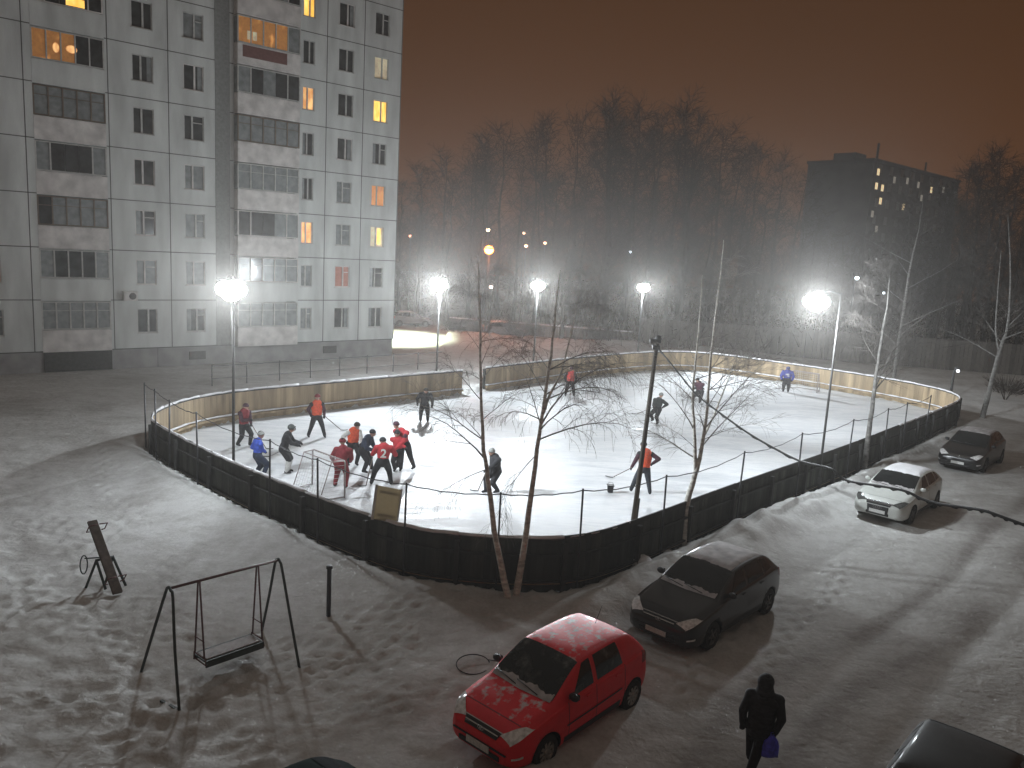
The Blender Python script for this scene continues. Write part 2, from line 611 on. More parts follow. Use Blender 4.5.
for i in posts_at + [nb]:
    a, t, n = offs(i, -.12)
    MB().box(a - O + V((0, 0, FH / 2 - .03)), (.11, .11, FH - .06), rz=math.atan2(t.y, t.x)).build('post', post_m, fence)
# net poles: pixel column of the pole and how high it stands above the boards
poles = [(147, 419, 1.45), (160.5, 428.8, 1.5), (176, 436, 1.35), (203, 450, 1.35), (277, 481, 1.35), (321, 501, 1.28), (408, 529.5, 1.28),
         (500, 539.5, 1.3), (578, 541, 1.38), (657, 515, 1.25), (731, 486, 1.25), (793, 466, 1.3), (845, 448, 1.25), (881, 434, 1.22),
         (899, 426, 1.2), (922, 417, 1.2)]
tops = []
for (px, py, hh) in poles:
    g_ = G(px, py, FH)
    i = min(range(len(ring)), key=lambda k: (ring[k] - V((g_.x, g_.y, 0))).length)
    a, t, n = offs(i, -.2)
    a = a - O
    lean = V((rnd.uniform(-.04, .04), rnd.uniform(-.04, .04), 0))
    MB().tube([a + V((0, 0, -.05)), a + V((0, 0, 1.2)), a + lean + V((0, 0, FH + hh - .08))], .027, 6).build('net_pole', metal_d, fence)
    tops.append(a + lean + V((0, 0, FH + hh - .12)))
for a, b in zip(tops, tops[1:]):
    L = (a - b).length
    pts = [a.lerp(b, k / 8) - V((0, 0, .035 * L * 4 * (k / 8) * (1 - k / 8) + (.02 if k % 2 else 0))) for k in range(9)]
    MB().tube(pts, .014, 4).build('cable', metal_d, fence)

# board hanging on the net cable by the left goal
bp_ = G(384, 524, FH)
pn = thing('hanging_board', 'tan sheet stretched on a frame above the near boards beside the left goal', 'board', (bp_.x, bp_.y + .1, FH), R(-42))
mb = MB(); mb.box((0, 0, .52), (.66, .02, .95), mi=0)
tpm = mat('tan_plywood', (.34, .29, .20), .8, var=.15)
_nt = tpm.node_tree; _tr = _nt.nodes.new('ShaderNodeBsdfTranslucent'); _tr.inputs[0].default_value = (.6, .52, .38, 1)
_mx = _nt.nodes.new('ShaderNodeMixShader'); _mx.inputs[0].default_value = .45
_nt.links.new(_nt.nodes['Principled BSDF'].outputs[0], _mx.inputs[1]); _nt.links.new(_tr.outputs[0], _mx.inputs[2])
_nt.links.new(_mx.outputs[0], _nt.nodes['Material Output'].inputs[0])
pb = mb.build('panel', tpm, pn)
mb = MB()
mb.box((-.36, -.002, .52), (.07, .035, 1.0)); mb.build('side_batten', mat('pale_batten', (.6, .6, .57), .8), pn)
MB().box((.35, -.002, .52), (.04, .035, 1.0)).build('side_batten', MATS['pale_batten'], pn)
MB().box((0, .03, .2), (.5, .03, .06)).box((0, .03, .85), (.5, .03, .06)).build('back_batten', post_m, pn)
pn.rotation_euler = (R(-4), R(5), R(-8))
pn.scale = (.9, 1, .9)

# ================================================================== FLOODLIGHTS
lamp_m = mat('floodlight_glass', (.9, .95, 1.), .3, emit=(.86, .95, 1.), estr=60)
lamp_m2 = mat('floodlight_glass_far', (.9, .95, 1.), .3, emit=(.84, .97, 1.), estr=60)
gal = mat('weathered_pole_metal', (.07, .07, .07), .7, metal=.2)


def floodlight(base, z, label, head_off, energy, size, m, aim, spill, group='floodlights standing around the rink', cone=172, pr=.06, glare=0):
    t = thing('floodlight', label, 'floodlight', tuple(base), 0, group)
    ho = V(head_off)
    mb = MB(); mb.tube([(0, 0, -.05), (0, 0, z * .5), (0, 0, z + .35)], [pr, pr * .9, pr * .7], 10)
    mb.build('pole', gal, t)
    MB().tube([(0, 0, z + .28), ho * .5 + V((0, 0, z + .38)), ho + V((0, 0, z + .30))], .025, 8).build('arm', gal, t)
    MB().box((0, 0, .35), (.16, .16, .5)).build('pole_foot', gal, t, .01)
    hd = MB().lathe([(.02, .40), (.08, .39), (.12, .32), (size * .55, size * .62), (size * .6, size * .5), (size * .5, size * .5)], 20).build('lamp_head', gal, t, loc=ho + V((0, 0, z)))
    for (gx_, gy_, gz_, gs_) in ((-.42, .05, -.06, .60), (.40, -.05, -.08, .62), (0., 0., -.34, .60), (0.03, 0., .22, .60)):  # extra oversized glasses added so the bright spot spreads like glare
        MB().ell((size * gx_, size * gy_, size * gz_), (size * gs_, size * gs_, size * gs_ * .82), 16, 10).build('lamp_glass', m, hd)
    MB().tube([(-size * .9, 0, size * .55), (size * .9, 0, size * .55)], .02, 6).build('lamp_bar', gal, hd)
    p = V(base) + ho + V((0, 0, z - .02))
    a = V(aim) - p
    side = a.normalized()
    for kind, e in (('SPOT', energy), ('POINT', spill), ('GLARE', glare)):
        if e <= 0: continue
        if kind == 'GLARE':      # added narrow spot turned on the camera, makes a halo in the haze
            ld = bpy.data.lights.new('floodlight_lamp', 'SPOT'); ld.energy = e; ld.color = (.88, .95, 1.); ld.shadow_soft_size = .18
            ld.spot_size = R(26); ld.spot_blend = .9
            lo = bpy.data.objects.new('lamp_light', ld); COL.objects.link(lo)
            a2 = V((0, 0, CAM_H)) - p
            lo.location = p + a2.normalized() * (size + .25); lo.rotation_euler = a2.to_track_quat('-Z', 'Y').to_euler()
            continue
        ld = bpy.data.lights.new('floodlight_lamp', kind)
        ld.energy = e; ld.color = (.88, .95, 1.)
        ld.shadow_soft_size = .18
        if kind == 'SPOT':
            ld.spot_size = R(cone); ld.spot_blend = 1.0
        lo = bpy.data.objects.new('lamp_light', ld); COL.objects.link(lo)
        lo.location = p + side * (size + .25) if kind == 'SPOT' else p - V((0, 0, size + .25))
        lo.rotation_euler = a.to_track_quat('-Z', 'Y').to_euler()
    return t


EN = 3700
b1 = G(237, 466, FH)
floodlight((b1.x - .22, b1.y + .33, 0), 6.62, 'bright floodlight on a thin pole by the left boards in front of the apartment block', (-.16, .3, 0), 10200, .46, lamp_m, (48.8, 47.5, 3), 950, cone=111, glare=17000, pr=.045)
b5 = G(818, 459, FH)
t5 = floodlight((b5.x + .3, b5.y + .45, 0), 7.0, 'bright floodlight on a thin pole by the right boards near the white car', (-.72, .35, 0), 16000, .46, lamp_m, (82.6, 225, 3), 1400, cone=92, glare=22000, pr=.045)
for (px, py, Yd, lab, e, sp, aim_, cn_) in ((440, 284, 45.4, 'floodlight just right of the apartment block, leftmost of the far three', 11500, 1500, (-48.8, -120, 3), 112),
                                 (538, 285, 52.9, 'middle one of the three floodlights beyond the far boards', 6500, 600, (51, -79, 3), 94),
                                 (643, 287, 61.4, 'small floodlight beyond the far boards above the leaning pole, rightmost of the far three', 12500, 450, (83, -8, 3), 138)):
    p = AY(px, py, Yd)
    floodlight((p.x, p.y, 0), p.z, lab, (0, -.25, 0), e, .46, lamp_m2, aim_, sp, cone=cn_, glare=16000)

# ================================================================== APARTMENT BLOCK
conc = mat('pale_concrete', (.59, .615, .60), .85, var=.2, scale=.8, bump=.2, bscale=12, stretch=(1.3, 1, .3))
conc2 = mat('pale_concrete_parapet', (.62, .60, .58), .85, var=.25, scale=1.5)
conc_d = mat('grey_plinth', (.30, .295, .29), .9, var=.2, scale=1.3)
seam_m = mat('dark_joint', (.10, .10, .095), .9)
frame_w = mat('white_window_frame', (.50, .50, .48), .6)
frame_d = mat('brown_window_frame', (.16, .12, .09), .6)
glass_d = mat('dark_window_glass', (.05, .055, .055), .12, var=.4, scale=2)
glass_g = mat('grey_curtained_glass', (.23, .25, .25), .25, var=.25, scale=3)
lit_y = mat('lit_yellow_window', (.8, .6, .3), .5, emit=(1., .62, .12), estr=1.1, var=.3)
lit_w = mat('lit_warm_window', (.8, .6, .4), .5, emit=(1., .47, .16), estr=.7)
lit_o = mat('lit_dim_orange_window', (.5, .3, .2), .5, emit=(.8, .3, .09), estr=.36)
lit_r = mat('lit_dim_red_window', (.3, .15, .12), .5, emit=(.5, .14, .07), estr=.18)
lit_p = mat('lit_pale_curtain', (.5, .5, .4), .5, emit=(.8, .72, .5), estr=.22)
def lit_mat(name, c1, c2, s1, sc):
    m = mat(name, c1, .5, emit=c1, estr=s1)
    nt = m.node_tree; b = nt.nodes['Principled BSDF']
    tc = nt.nodes.new('ShaderNodeTexCoord'); mp = nt.nodes.new('ShaderNodeMapping'); mp.inputs['Scale'].default_value = (sc, sc, sc * .5)
    nt.links.new(tc.outputs['Object'], mp.inputs[0])
    n = nt.nodes.new('ShaderNodeTexNoise'); n.inputs['Scale'].default_value = 1.; n.inputs['Detail'].default_value = 4
    nt.links.new(mp.outputs[0], n.inputs['Vector'])
    nt.links.new(ramp(nt, n.outputs['Fac'], [(.38 if sc != 2.6 else .60, c2), (.62 if sc != 2.6 else .82, c1)]), b.inputs['Emission Color'])
    b.inputs['Base Color'].default_value = (*c2, 1)
    return m


glimpse = lit_mat('warm_room_glimpse', (1., .42, .12), (.02, .008, .004), .9, 2.6)
lit_y = lit_mat('lit_yellow_window_', (1., .66, .16), (.75, .36, .05), 1.25, 4.)
lit_w = lit_mat('lit_warm_window_', (1., .55, .22), (.45, .16, .04), .9, 4.)
lit_o = lit_mat('lit_dim_orange_window_', (.8, .34, .12), (.25, .09, .04), .45, 3.)
lit_p = lit_mat('lit_pale_curtain_', (.8, .72, .5), (.3, .2, .13), .3, 4.)
flame = mat('lit_lamp_spot', (.8, .6, .3), .5, emit=(1., .5, .12), estr=2.)
FA = R(41.7)
P0 = V((-8.98, 59.08, 0))
bl = thing('apartment_block', 'tall pale concrete panel apartment block with glazed loggias and some lit windows', 'apartment block', tuple(P0), FA)
Z0, FLH = 1.2, 2.87
cols = {'A': (-17.92, -16.78), 'B': (-15.08, -13.9), 'C': (-7.5, -6.68), 'D': (-4.94, -3.8), 'E': (-2.2, -1.08), 'Z': (-26.3, -24.7)}
logs = {'L1': (-22.9, -19.35, 0.), 'L2': (-12.08, -7.98, -.55)}
NF = 10
holes = []
for k in range(NF):
    for c, (a, b) in cols.items():
        holes.append((a, b, Z0 + FLH * k + .92, Z0 + FLH * k + 2.36, c, k))
    for c, (a, b, y0) in logs.items():
        holes.append((a, b, Z0 + FLH * k + .06, Z0 + FLH * k + FLH - .06, c, k))
XL = -34.
xsb = sorted({XL, 0., -13.25, -12.3} | {h[0] for h in holes} | {h[1] for h in holes})
zsb = sorted({Z0, Z0 + FLH * NF + .9} | {h[2] for h in holes} | {h[3] for h in holes})
mb = MB()
for i in range(len(xsb) - 1):
    for j in range(len(zsb) - 1):
        xc, zc = (xsb[i] + xsb[i + 1]) / 2, (zsb[j] + zsb[j + 1]) / 2
        if any(h[0] < xc < h[1] and h[2] < zc < h[3] for h in holes): continue
        mb.add([(xsb[i], 0, zsb[j]), (xsb[i + 1], 0, zsb[j]), (xsb[i + 1], 0, zsb[j + 1]), (xsb[i], 0, zsb[j + 1])], [(0, 1, 2, 3)])
for (a, b, z0, z1, c, k) in holes:
    dp = 1.1 if c[0] == 'L' else .16
    mb.add([(a, 0, z0), (b, 0, z0), (b, 0, z1), (a, 0, z1), (a, dp, z0), (b, dp, z0), (b, dp, z1), (a, dp, z1)],
           [(0, 1, 5, 4), (1, 2, 6, 5), (2, 3, 7, 6), (3, 0, 4, 7)] + ([(4, 5, 6, 7)] if dp > 1 else []))
zt = Z0 + FLH * NF + .9
mb.add([(0, 0, Z0), (0, 12, Z0), (0, 12, zt), (0, 0, zt), (XL, 0, Z0), (XL, 12, Z0), (XL, 12, zt), (XL, 0, zt)],
       [(0, 1, 2, 3), (5, 4, 7, 6), (1, 5, 6, 2), (3, 2, 6, 7)])
mb.build('wall', conc, bl)
mb = MB()
mb.box(((XL) / 2, 6.04, Z0 / 2 - .1), (-XL - .1, 11.9, Z0 + .2))
mb.build('plinth', conc_d, bl)
mb = MB()
for x in (-13.0, -13.6):
    pass
mb.box((-16.8, .0, .62), (.02, .02, 1.2))
mb.build('plinth_joint', seam_m, bl)
# joints between the panels
mb = MB()
for k in range(NF + 1):
    z = Z0 + FLH * k
    segs = []
    x = XL
    for (a, b, y0) in sorted(logs.values()):
        segs.append((x, a)); x = b
    segs.append((x, 0))
    for a, b in segs:
        mb.box(((a + b) / 2, -.002, z), (b - a, .012, .05))
for x in (-5.8, -3.02, -7.9, -15.95, -19.2, -23.3, -12.95, -28.3, -.04):
    mb.box((x, -.004, (Z0 + zt) / 2), (.05, .014, zt - Z0))
mb.build('panel_joints', seam_m, bl)
# flat strip, shade of the recess between the bays put into its colour
MB().box((-12.78, -.01, (Z0 + zt) / 2), (.9, .03, zt - Z0)).build('recess_shade_strip', mat('shaded_recess_concrete', (.24, .245, .235), .9), bl)
# small cellar windows
for x in (-14.4, -5.2, -26.):
    f = MB().box((x, .06, .62), (1.0, .1, .5)).build('cellar_window', seam_m, bl)
# panes by column and floor; the rest get dark glass
LIT = {('C', 7): lit_y, ('C', 5): lit_w, ('E', 5): lit_y, ('C', 2): lit_w, ('E', 3): lit_o, ('E', 2): lit_p, ('D', 2): glass_g, ('D', 1): lit_r,
       ('E', 6): lit_p, ('Z', 1): lit_o, ('D', 3): glass_g, ('B', 1): glass_g, ('B', 3): glass_g, ('B', 6): glass_g, ('A', 1): glass_g, ('C', 1): glass_g,
       ('Z', 0): glass_g, ('C', 0): glass_g, ('B', 2): glass_g}
r2 = random.Random(5)
for (a, b, z0, z1, c, k) in holes:
    if c[0] == 'L': continue
    w, h = b - a, z1 - z0
    x = (a + b) / 2
    fm = frame_w if r2.random() < .75 else conc2
    mb = MB(); y = .09
    t = .055
    split = a + w * (.42 if r2.random() < .5 else .56)
    mb.box((a + t / 2, y, (z0 + z1) / 2), (t, .06, h)); mb.box((b - t / 2, y, (z0 + z1) / 2), (t, .06, h))
    mb.box((x, y, z0 + t / 2), (w - 2 * t, .06, t)); mb.box((x, y, z1 - t / 2), (w - 2 * t, .06, t))
    mb.box((split, y - .003, (z0 + z1) / 2), (.10, .06, h - 2 * t))
    if r2.random() < .35:
        mb.box(((split + b) / 2, y, z1 - .42), (b - split - .14, .05, .05))
    mb.box((x, -.02, z0 - .02), (w + .06, .1, .035))
    fr = mb.build('window', fm, bl)
    gm = LIT.get((c, k), glass_d)
    mb = MB(); mb.box((x, y + .04, (z0 + z1) / 2), (w - .04, .02, h - .04))
    mb.build('pane', gm, fr)
    if (c, k) == ('E', 2):
        MB().box((x + .2, y + .027, z0 + .75), (.3, .01, 1.1)).build('lit_strip', lit_y, fr)
    if r2.random() < .5 and gm is glass_d:
        s_ = 1 if r2.random() < .5 else -1
        MB().box((x + s_ * w * .33, y + .027, (z0 + z1) / 2), (w * .22, .008, h - .14)).build('curtain', glass_g, fr)
# loggias
r3 = random.Random(9)
lg_sty = {('L1', 5): ('dark', frame_w), ('L1', 4): ('grey', frame_d), ('L1', 3): ('mix', frame_w), ('L1', 2): ('grey', frame_d), ('L1', 1): ('dark', frame_w), ('L1', 0): ('grey', frame_w),
          ('L2', 6): ('dark', frame_w), ('L2', 5): ('mix', frame_w), ('L2', 4): ('grey', frame_d), ('L2', 3): ('grey', frame_w), ('L2', 2): ('mix', conc2), ('L2', 1): ('grey', conc2), ('L2', 0): ('grey', frame_w)}
rail_red = mat('reddish_parapet_cloth', (.16, .07, .06), .8)
for (a, b, z0, z1, c, k) in holes:
    if c[0] != 'L': continue
    y0 = logs[c][2]
    sty, fm = lg_sty.get((c, k), (r3.choice(['grey', 'mix', 'dark']), r3.choice([frame_w, frame_d, conc2])))
    w = b - a; x = (a + b) / 2
    mb = MB()
    ph = 1.12
    off = y0 - .02 if y0 else .03
    mb.box((x, off, z0 + ph / 2), (w - .01, .08, ph))
    mb.box((x, y0 / 2 + .05, z0 - .055), (w - .01, abs(y0) + .16 if y0 else .16, .10))       # slab edge
    if y0:
        for xx in (a + .04, b - .04):
            mb.box((xx, y0 / 2, z0 + ph / 2), (.08, abs(y0) - .1, ph))
    bal = mb.build('balcony', r3.choice([conc2, conc2, conc]), bl)
    zf0, zf1 = z0 + ph + .03, z1 - .04
    mb = MB(); gm = MB(); n = 5 if w > 3.7 or sty != 'dark' else 5
    y = off
    for i in range(n + 1):
        xx = a + .04 + (w - .08) * i / n
        if sty == 'mix' and i in (2, 3): continue
        mb.box((xx, y, (zf0 + zf1) / 2), (.07, .06, zf1 - zf0))
    mb.box((x, y + .002, zf0 + .03), (w, .05, .06)); mb.box((x, y + .002, zf1 - .03), (w, .05, .06))
    if sty == 'grey':
        mb.box((x, y + .003, zf0 + (zf1 - zf0) * .68), (w, .04, .03))
    if y0:
        for xx in (a + .03, b - .03):
            mb.box((xx, y0 / 2 + .05, zf1 - .03), (.05, abs(y0) - .1, .06))
    wf = mb.build('loggia_window', fm, bal)
    for i in range(n):
        xa = a + .04 + (w - .08) * i / n
        dk = {'dark': r3.random() < .6, 'mix': r3.random() < .5, 'grey': r3.random() < .08}[sty]
        gm_ = glass_d if dk else glass_g
        if (c, k) == ('L1', 5) and i in (0, 1, 2): gm_ = glimpse
        if (c, k) == ('L2', 6) and i in (0, 1, 2, 3): gm_ = glimpse
        MB().box((xa + w / n / 2, y + .025, (zf0 + zf1) / 2), (w / n - .03, .012, zf1 - zf0 - .06)).build('pane', gm_, wf)
    if y0:
        for xx in (a + .02, b - .02):
            MB().box((xx, y0 / 2 + .04, (zf0 + zf1) / 2), (.012, abs(y0) - .1, zf1 - zf0 - .06)).build('pane', glass_g, wf)
    if (c, k) == ('L1', 5):
        MB().ell((a + 1.95, y + .012, zf0 + .75), (.28, .012, .2), 10, 6).ell((a + 1.2, y + .012, zf0 + .7), (.16, .012, .26), 10, 6).build('lit_room', lit_w, wf)
    if (c, k) == ('L2', 6):
        MB().box((a + 1.1, y + .014, zf0 + .5), (.26, .012, .5)).box((a + .72, y + .014, zf0 + .5), (.2, .012, .5)).build('lit_room', lit_p, wf)
        MB().box((x - .3, off - .045, z0 + ph * .62), (w * .7, .015, ph * .6)).build('cloth', rail_red, wf)
    if (c, k) == ('L1', 6):
        MB().box((a + 2.2, y + .018, zf0 + .3), (.9, .03, .4)).build('lit_room', lit_y, wf)
# air conditioner
ac = MB().box((-18.35, -.18, Z0 + FLH * 1 + .25), (.75, .32, .55)).build('air_conditioner', conc2, bl, .02)
MB().lathe([(.0, -.345), (.2, -.35), (.2, -.33)], 16, 'Y', (-18.25, 0, Z0 + FLH + .25)).build('fan_grille', seam_m, ac)
# flat sheet under the loggia, shade of the cellar recess painted in
MB().box((-21.12, -.012, .6), (3.5, .03, 1.15)).build('cellar_recess_shade', mat('cellar_shade_dark', (.07, .07, .065), .9), bl)
# roof parapet
MB().box((XL / 2, 6, zt + .03), (-XL + .1, 12.1, .1)).build('roof_edge', conc_d, bl)

# ================================================================== CAR
def car(name, label, cat, mid, heading, P, group=None):
    L, W, Hh = P['L'], P['W'], P['H']
    t = thing(name, label, 'car', tuple(mid), heading, group)
    body_m, glass = P['paint'], P['glass']
    hw = W / 2

    def itp(tab, s):
        if s <= tab[0][0]: return tab[0][1]
        for i in range(len(tab) - 1):
            if s <= tab[i + 1][0]:
                x0, y0 = tab[i]; x1, y1 = tab[i + 1]
                # monotone-ish cubic with finite-difference tangents
                m0 = (y1 - tab[i - 1][1]) / (x1 - tab[i - 1][0]) if i > 0 else (y1 - y0) / (x1 - x0)
                m1 = (tab[i + 2][1] - y0) / (tab[i + 2][0] - x0) if i + 2 < len(tab) else (y1 - y0) / (x1 - x0)
                sl = (y1 - y0) / (x1 - x0)
                if i > 0 and (y0 - tab[i - 1][1]) * (y1 - y0) <= 0: m0 = 0
                if i + 2 < len(tab) and (tab[i + 2][1] - y1) * (y1 - y0) <= 0: m1 = 0
                if abs(sl) > 1e-9:
                    m0 = max(-3 * abs(sl), min(3 * abs(sl), m0)); m1 = max(-3 * abs(sl), min(3 * abs(sl), m1))
                hh = x1 - x0; u = (s - x0) / hh
                return y0 * (2 * u ** 3 - 3 * u ** 2 + 1) + hh * m0 * (u ** 3 - 2 * u ** 2 + u) + y1 * (-2 * u ** 3 + 3 * u ** 2) + hh * m1 * (u ** 3 - u ** 2)
        return tab[-1][1]
    cw, rf, rb, tb = P['cowl'], P['roof_f'], P['roof_b'], P['tail']   # distances from the nose
    hb, zc = P.get('hood', .74), P['belt']
    wid = [(0, .66 * hw), (.06, .80 * hw), (.22, .93 * hw), (.6, .985 * hw), (1.2, hw), (L * .6, hw), (L - .9, .985 * hw), (L - .25, .93 * hw), (L - .05, .84 * hw), (L, .74 * hw)]
    low = [(0, .26), (.15, .2), (.7, .19), (L - .7, .19), (L - .1, .26), (L, .32)]
    belt = [(0, .56), (.08, .64), (.3, hb), (cw, zc - .05), (rf, zc), (L * .75, zc + .05), (tb, zc + .06), (L - .06, .82), (L, .6)]
    top = [(0, .58), (.08, .68), (.3, hb + .075), (cw - .08, zc + .045), (cw, zc + .07), ((cw + rf) / 2, (zc + .07 + Hh - .05) / 2 + .035), (rf, Hh - .045), ((rf + rb) / 2, Hh), (rb, Hh - .055),
           ((rb + tb) / 2, (Hh - .055 + zc + .12) / 2 + .05), (tb, zc + .13), (L - .06, .9), (L, .64)]
    rw = [(0, .5 * hw), (.3, .72 * hw), (cw, .80 * hw), (rf, .72 * hw), (rb, .70 * hw), (tb, .78 * hw), (L, .62 * hw)]

    def sec(s):
        w, zl, zb, zt_, r_ = itp(wid, s), itp(low, s), itp(belt, s), itp(top, s), itp(rw, s)
        h = max(zt_ - zb, .015)
        r_ = min(r_, w * .92)
        zm = .5 * (zl + zb)
        return [(0, zl), (.8 * w, zl), (.965 * w, zl + .07), (1.0 * w, zm - .04), (.995 * w, zm + .12 * (zb - zl)), (.955 * w, zb),
                (.93 * w, zb + .03 * min(1, h * 3)), ((.93 * w + r_) / 2 + .012, zb + .52 * h), (r_, zb + .9 * h), (.82 * r_, zb + .965 * h), (.4 * r_, zt_ - .006 * h), (0, zt_)]
    NV = 12

    def S(s, v, side=1, off=0.):
        def at(vv, ss):
            pts = sec(ss); vv = max(0, min(NV - 1 - 1e-6, vv)); i = int(vv); u = vv - i
            p0 = pts[i - 1] if i > 0 else (-pts[1][0], pts[1][1]); p1 = pts[i]; p2 = pts[i + 1]
            p3 = pts[i + 2] if i + 2 < NV else (-pts[NV - 2][0], pts[NV - 2][1])
            k = .5
            o_ = []
            for a_ in (0, 1):
                m0 = k * (p2[a_] - p0[a_]); m1 = k * (p3[a_] - p1[a_])
                sc_ = 1.0
                m0 = max(-2.2 * abs(p2[a_] - p1[a_]), min(2.2 * abs(p2[a_] - p1[a_]), m0)); m1 = max(-2.2 * abs(p2[a_] - p1[a_]), min(2.2 * abs(p2[a_] - p1[a_]), m1))
                o_.append(p1[a_] * (2 * u ** 3 - 3 * u * u + 1) + m0 * (u ** 3 - 2 * u * u + u) + p2[a_] * (-2 * u ** 3 + 3 * u * u) + m1 * (u ** 3 - u * u))
            return V((L / 2 - ss, o_[0], o_[1]))
        p = at(v, s)
        if off:
            e = .02
            du = at(v, min(L, s + e)) - at(v, max(0, s - e)); dv = at(v + e, s) - at(v - e, s)
            n = du.cross(dv)
            if n.length > 1e-9:
                n.normalize()
                ref = V((0, p.y, p.z - .6))
                if n.dot(ref) < 0: n = -n
                if abs(p.y) < 1e-4: n.y = 0
                p = p + n * off
        return V((p.x, p.y * side, p.z))
    ss_ = sorted(set([0, .02, .05, .09, .14, .2] + [round(.28 + (L - .56) * i / 44, 3) for i in range(45)] + [L - .2, L - .13, L - .08, L - .04, L]))
    sub = 3
    vv = [i / sub for i in range((NV - 1) * sub + 1)]
    mb = MB(); rows = []
    for s in ss_:
        ringv = [S(s, v, 1) for v in vv] + [S(s, v, -1) for v in vv[1:-1]][::-1]
        rows.append(ringv)
    n = len(rows[0]); allv = [p for r_ in rows for p in r_]
    fs = []
    for i in range(len(rows) - 1):
        for k in range(n):
            fs.append((i * n + k, i * n + (k + 1) % n, (i + 1) * n + (k + 1) % n, (i + 1) * n + k))
    fs.append(tuple(range(n))[::-1]); fs.append(tuple((len(rows) - 1) * n + k for k in range(n)))
    mb.add(allv, fs, 0, True)
    me = mb.mesh('body', [body_m, P['black']])
    bm = bmesh.new(); bm.from_mesh(me); bmesh.ops.recalc_face_normals(bm, faces=bm.faces[:]); bm.to_mesh(me); bm.free()
    body = link('body', me, t)
    # wheel wells
    wr_ = P['wheel']; axf, axr = P['axle_f'], P['axle_f'] + P['wb']
    cut = MB()
    for s in (axf, axr):
        for sd in (-1, 1):
            y0, y1 = sd * (hw - .26), sd * (hw + .2)
            nseg = 28; r_ = wr_ + .055
            vs = [V((L / 2 - s + r_ * math.cos(2 * math.pi * k / nseg), y, wr_ + r_ * math.sin(2 * math.pi * k / nseg))) for y in (y0, y1) for k in range(nseg)]
            fs = [(k, (k + 1) % nseg, nseg + (k + 1) % nseg, nseg + k) for k in range(nseg)] + [tuple(range(nseg))[::-1], tuple(range(nseg, 2 * nseg))]
            cut.add(vs, fs, 1)
    cme = cut.mesh('cut', [body_m, P['black']])
    bm = bmesh.new(); bm.from_mesh(cme); bmesh.ops.recalc_face_normals(bm, faces=bm.faces[:]); bm.to_mesh(cme); bm.free()
    co = link('cut', cme)
    md = body.modifiers.new('b', 'BOOLEAN'); md.object = co; md.operation = 'DIFFERENCE'; md.solver = 'EXACT'
    # children are unrotated here, so evaluate in place
    co.parent = t
    bpy.context.view_layer.update()
    dg = bpy.context.evaluated_depsgraph_get()
    nm = bpy.data.meshes.new_from_object(body.evaluated_get(dg))
    body.modifiers.clear(); body.data = nm; nm.name = 'body'
    bpy.data.objects.remove(co)

    def patch(nm_, quad, m, off=.006, nu=10, nv=8, sides=(1, -1), parent=t, thick=True):
        """quad: (s,v) corners a(bottom front) b(bottom rear) c(top rear) d(top front)"""
        objs = []
        for sd in sides:
            mb = MB()
            g = []
            for j in range(nv + 1):
                for i in range(nu + 1):
                    u, w2 = i / nu, j / nv
                    s = (quad[0][0] * (1 - u) + quad[1][0] * u) * (1 - w2) + (quad[3][0] * (1 - u) + quad[2][0] * u) * w2
                    v = (quad[0][1] * (1 - u) + quad[1][1] * u) * (1 - w2) + (quad[3][1] * (1 - u) + quad[2][1] * u) * w2
                    g.append(S(s, v, sd, off))
            mb.add(g, [(j * (nu + 1) + i, j * (nu + 1) + i + 1, (j + 1) * (nu + 1) + i + 1, (j + 1) * (nu + 1) + i) for j in range(nv) for i in range(nu)], 0, True)
            objs.append(mb.build(nm_, m, parent))
        return objs

    def cpatch(nm_, s0, s1, v0, m, off=.006, nu=10, nv=14, bulge=0., parent=t, wavy=0.):
        """centred patch across both sides from v0 over the middle"""
        mb = MB(); g = []
        for i in range(nu + 1):
            u = i / nu
            for j in range(2 * nv + 1):
                if j <= nv: sd, v = 1, v0 + (NV - 1 - v0) * j / nv
                else: sd, v = -1, v0 + (NV - 1 - v0) * (2 * nv - j) / nv
                e = ((v - v0) / (NV - 1 - v0))
                s = s0 + (s1 - s0) * u - bulge * e * (1 - u) + (wavy * u * (math.sin(j * .7 + 1.) + .6 * math.sin(j * 2.3)) if wavy else 0)
                g.append(S(s, v, sd, off))
        q = 2 * nv + 1
        mb.add(g, [(i * q + j, i * q + j + 1, (i + 1) * q + j + 1, (i + 1) * q + j) for i in range(nu) for j in range(q - 1)], 0, True)
        return mb.build(nm_, m, parent)
    # glass
    cpatch('windshield', cw + .03, rf - .02, 8.15, glass, bulge=.04)
    if P.get('frost'):
        cpatch('snow_on_windshield', cw - .01, cw + .10, 8.3, rough_snow, off=.014, nu=3, bulge=.05, wavy=.022)
    cpatch('rear_window', rb + .06, tb - .06, 8.3, glass)
    bp1 = P['bpil']
    vb, vt = 6.2, 7.85
    patch('side_window', [(cw + .42, vb), (bp1 - .05, vb), (bp1 - .05, vt), (rf + .05, vt)], glass)
    patch('side_window', [(bp1 + .06, vb), (P['cpil'] - .02, vb), (P['cpil'] - .1, vt), (bp1 + .06, vt)], glass)
    if P.get('quarter'):
        patch('quarter_window', [(P['cpil'] + .05, vb + .1), (P['cpil'] + .42, vb + .35), (P['cpil'] + .2, vt - .1), (P['cpil'] - .02, vt)], glass)
    # door gaps
    for s in (cw + .30, bp1, P['cpil'] + .02):
        patch('door_gap', [(s, 2.4), (s + .012, 2.4), (s + .012, 5.9), (s, 5.9)], P['black'], .002, nu=1, nv=12)
    patch('sill_strip', [(axf + .42, 2.0), (axr - .42, 2.0), (axr - .42, 2.5), (axf + .42, 2.5)], P['black'], .004, nu=12, nv=2)
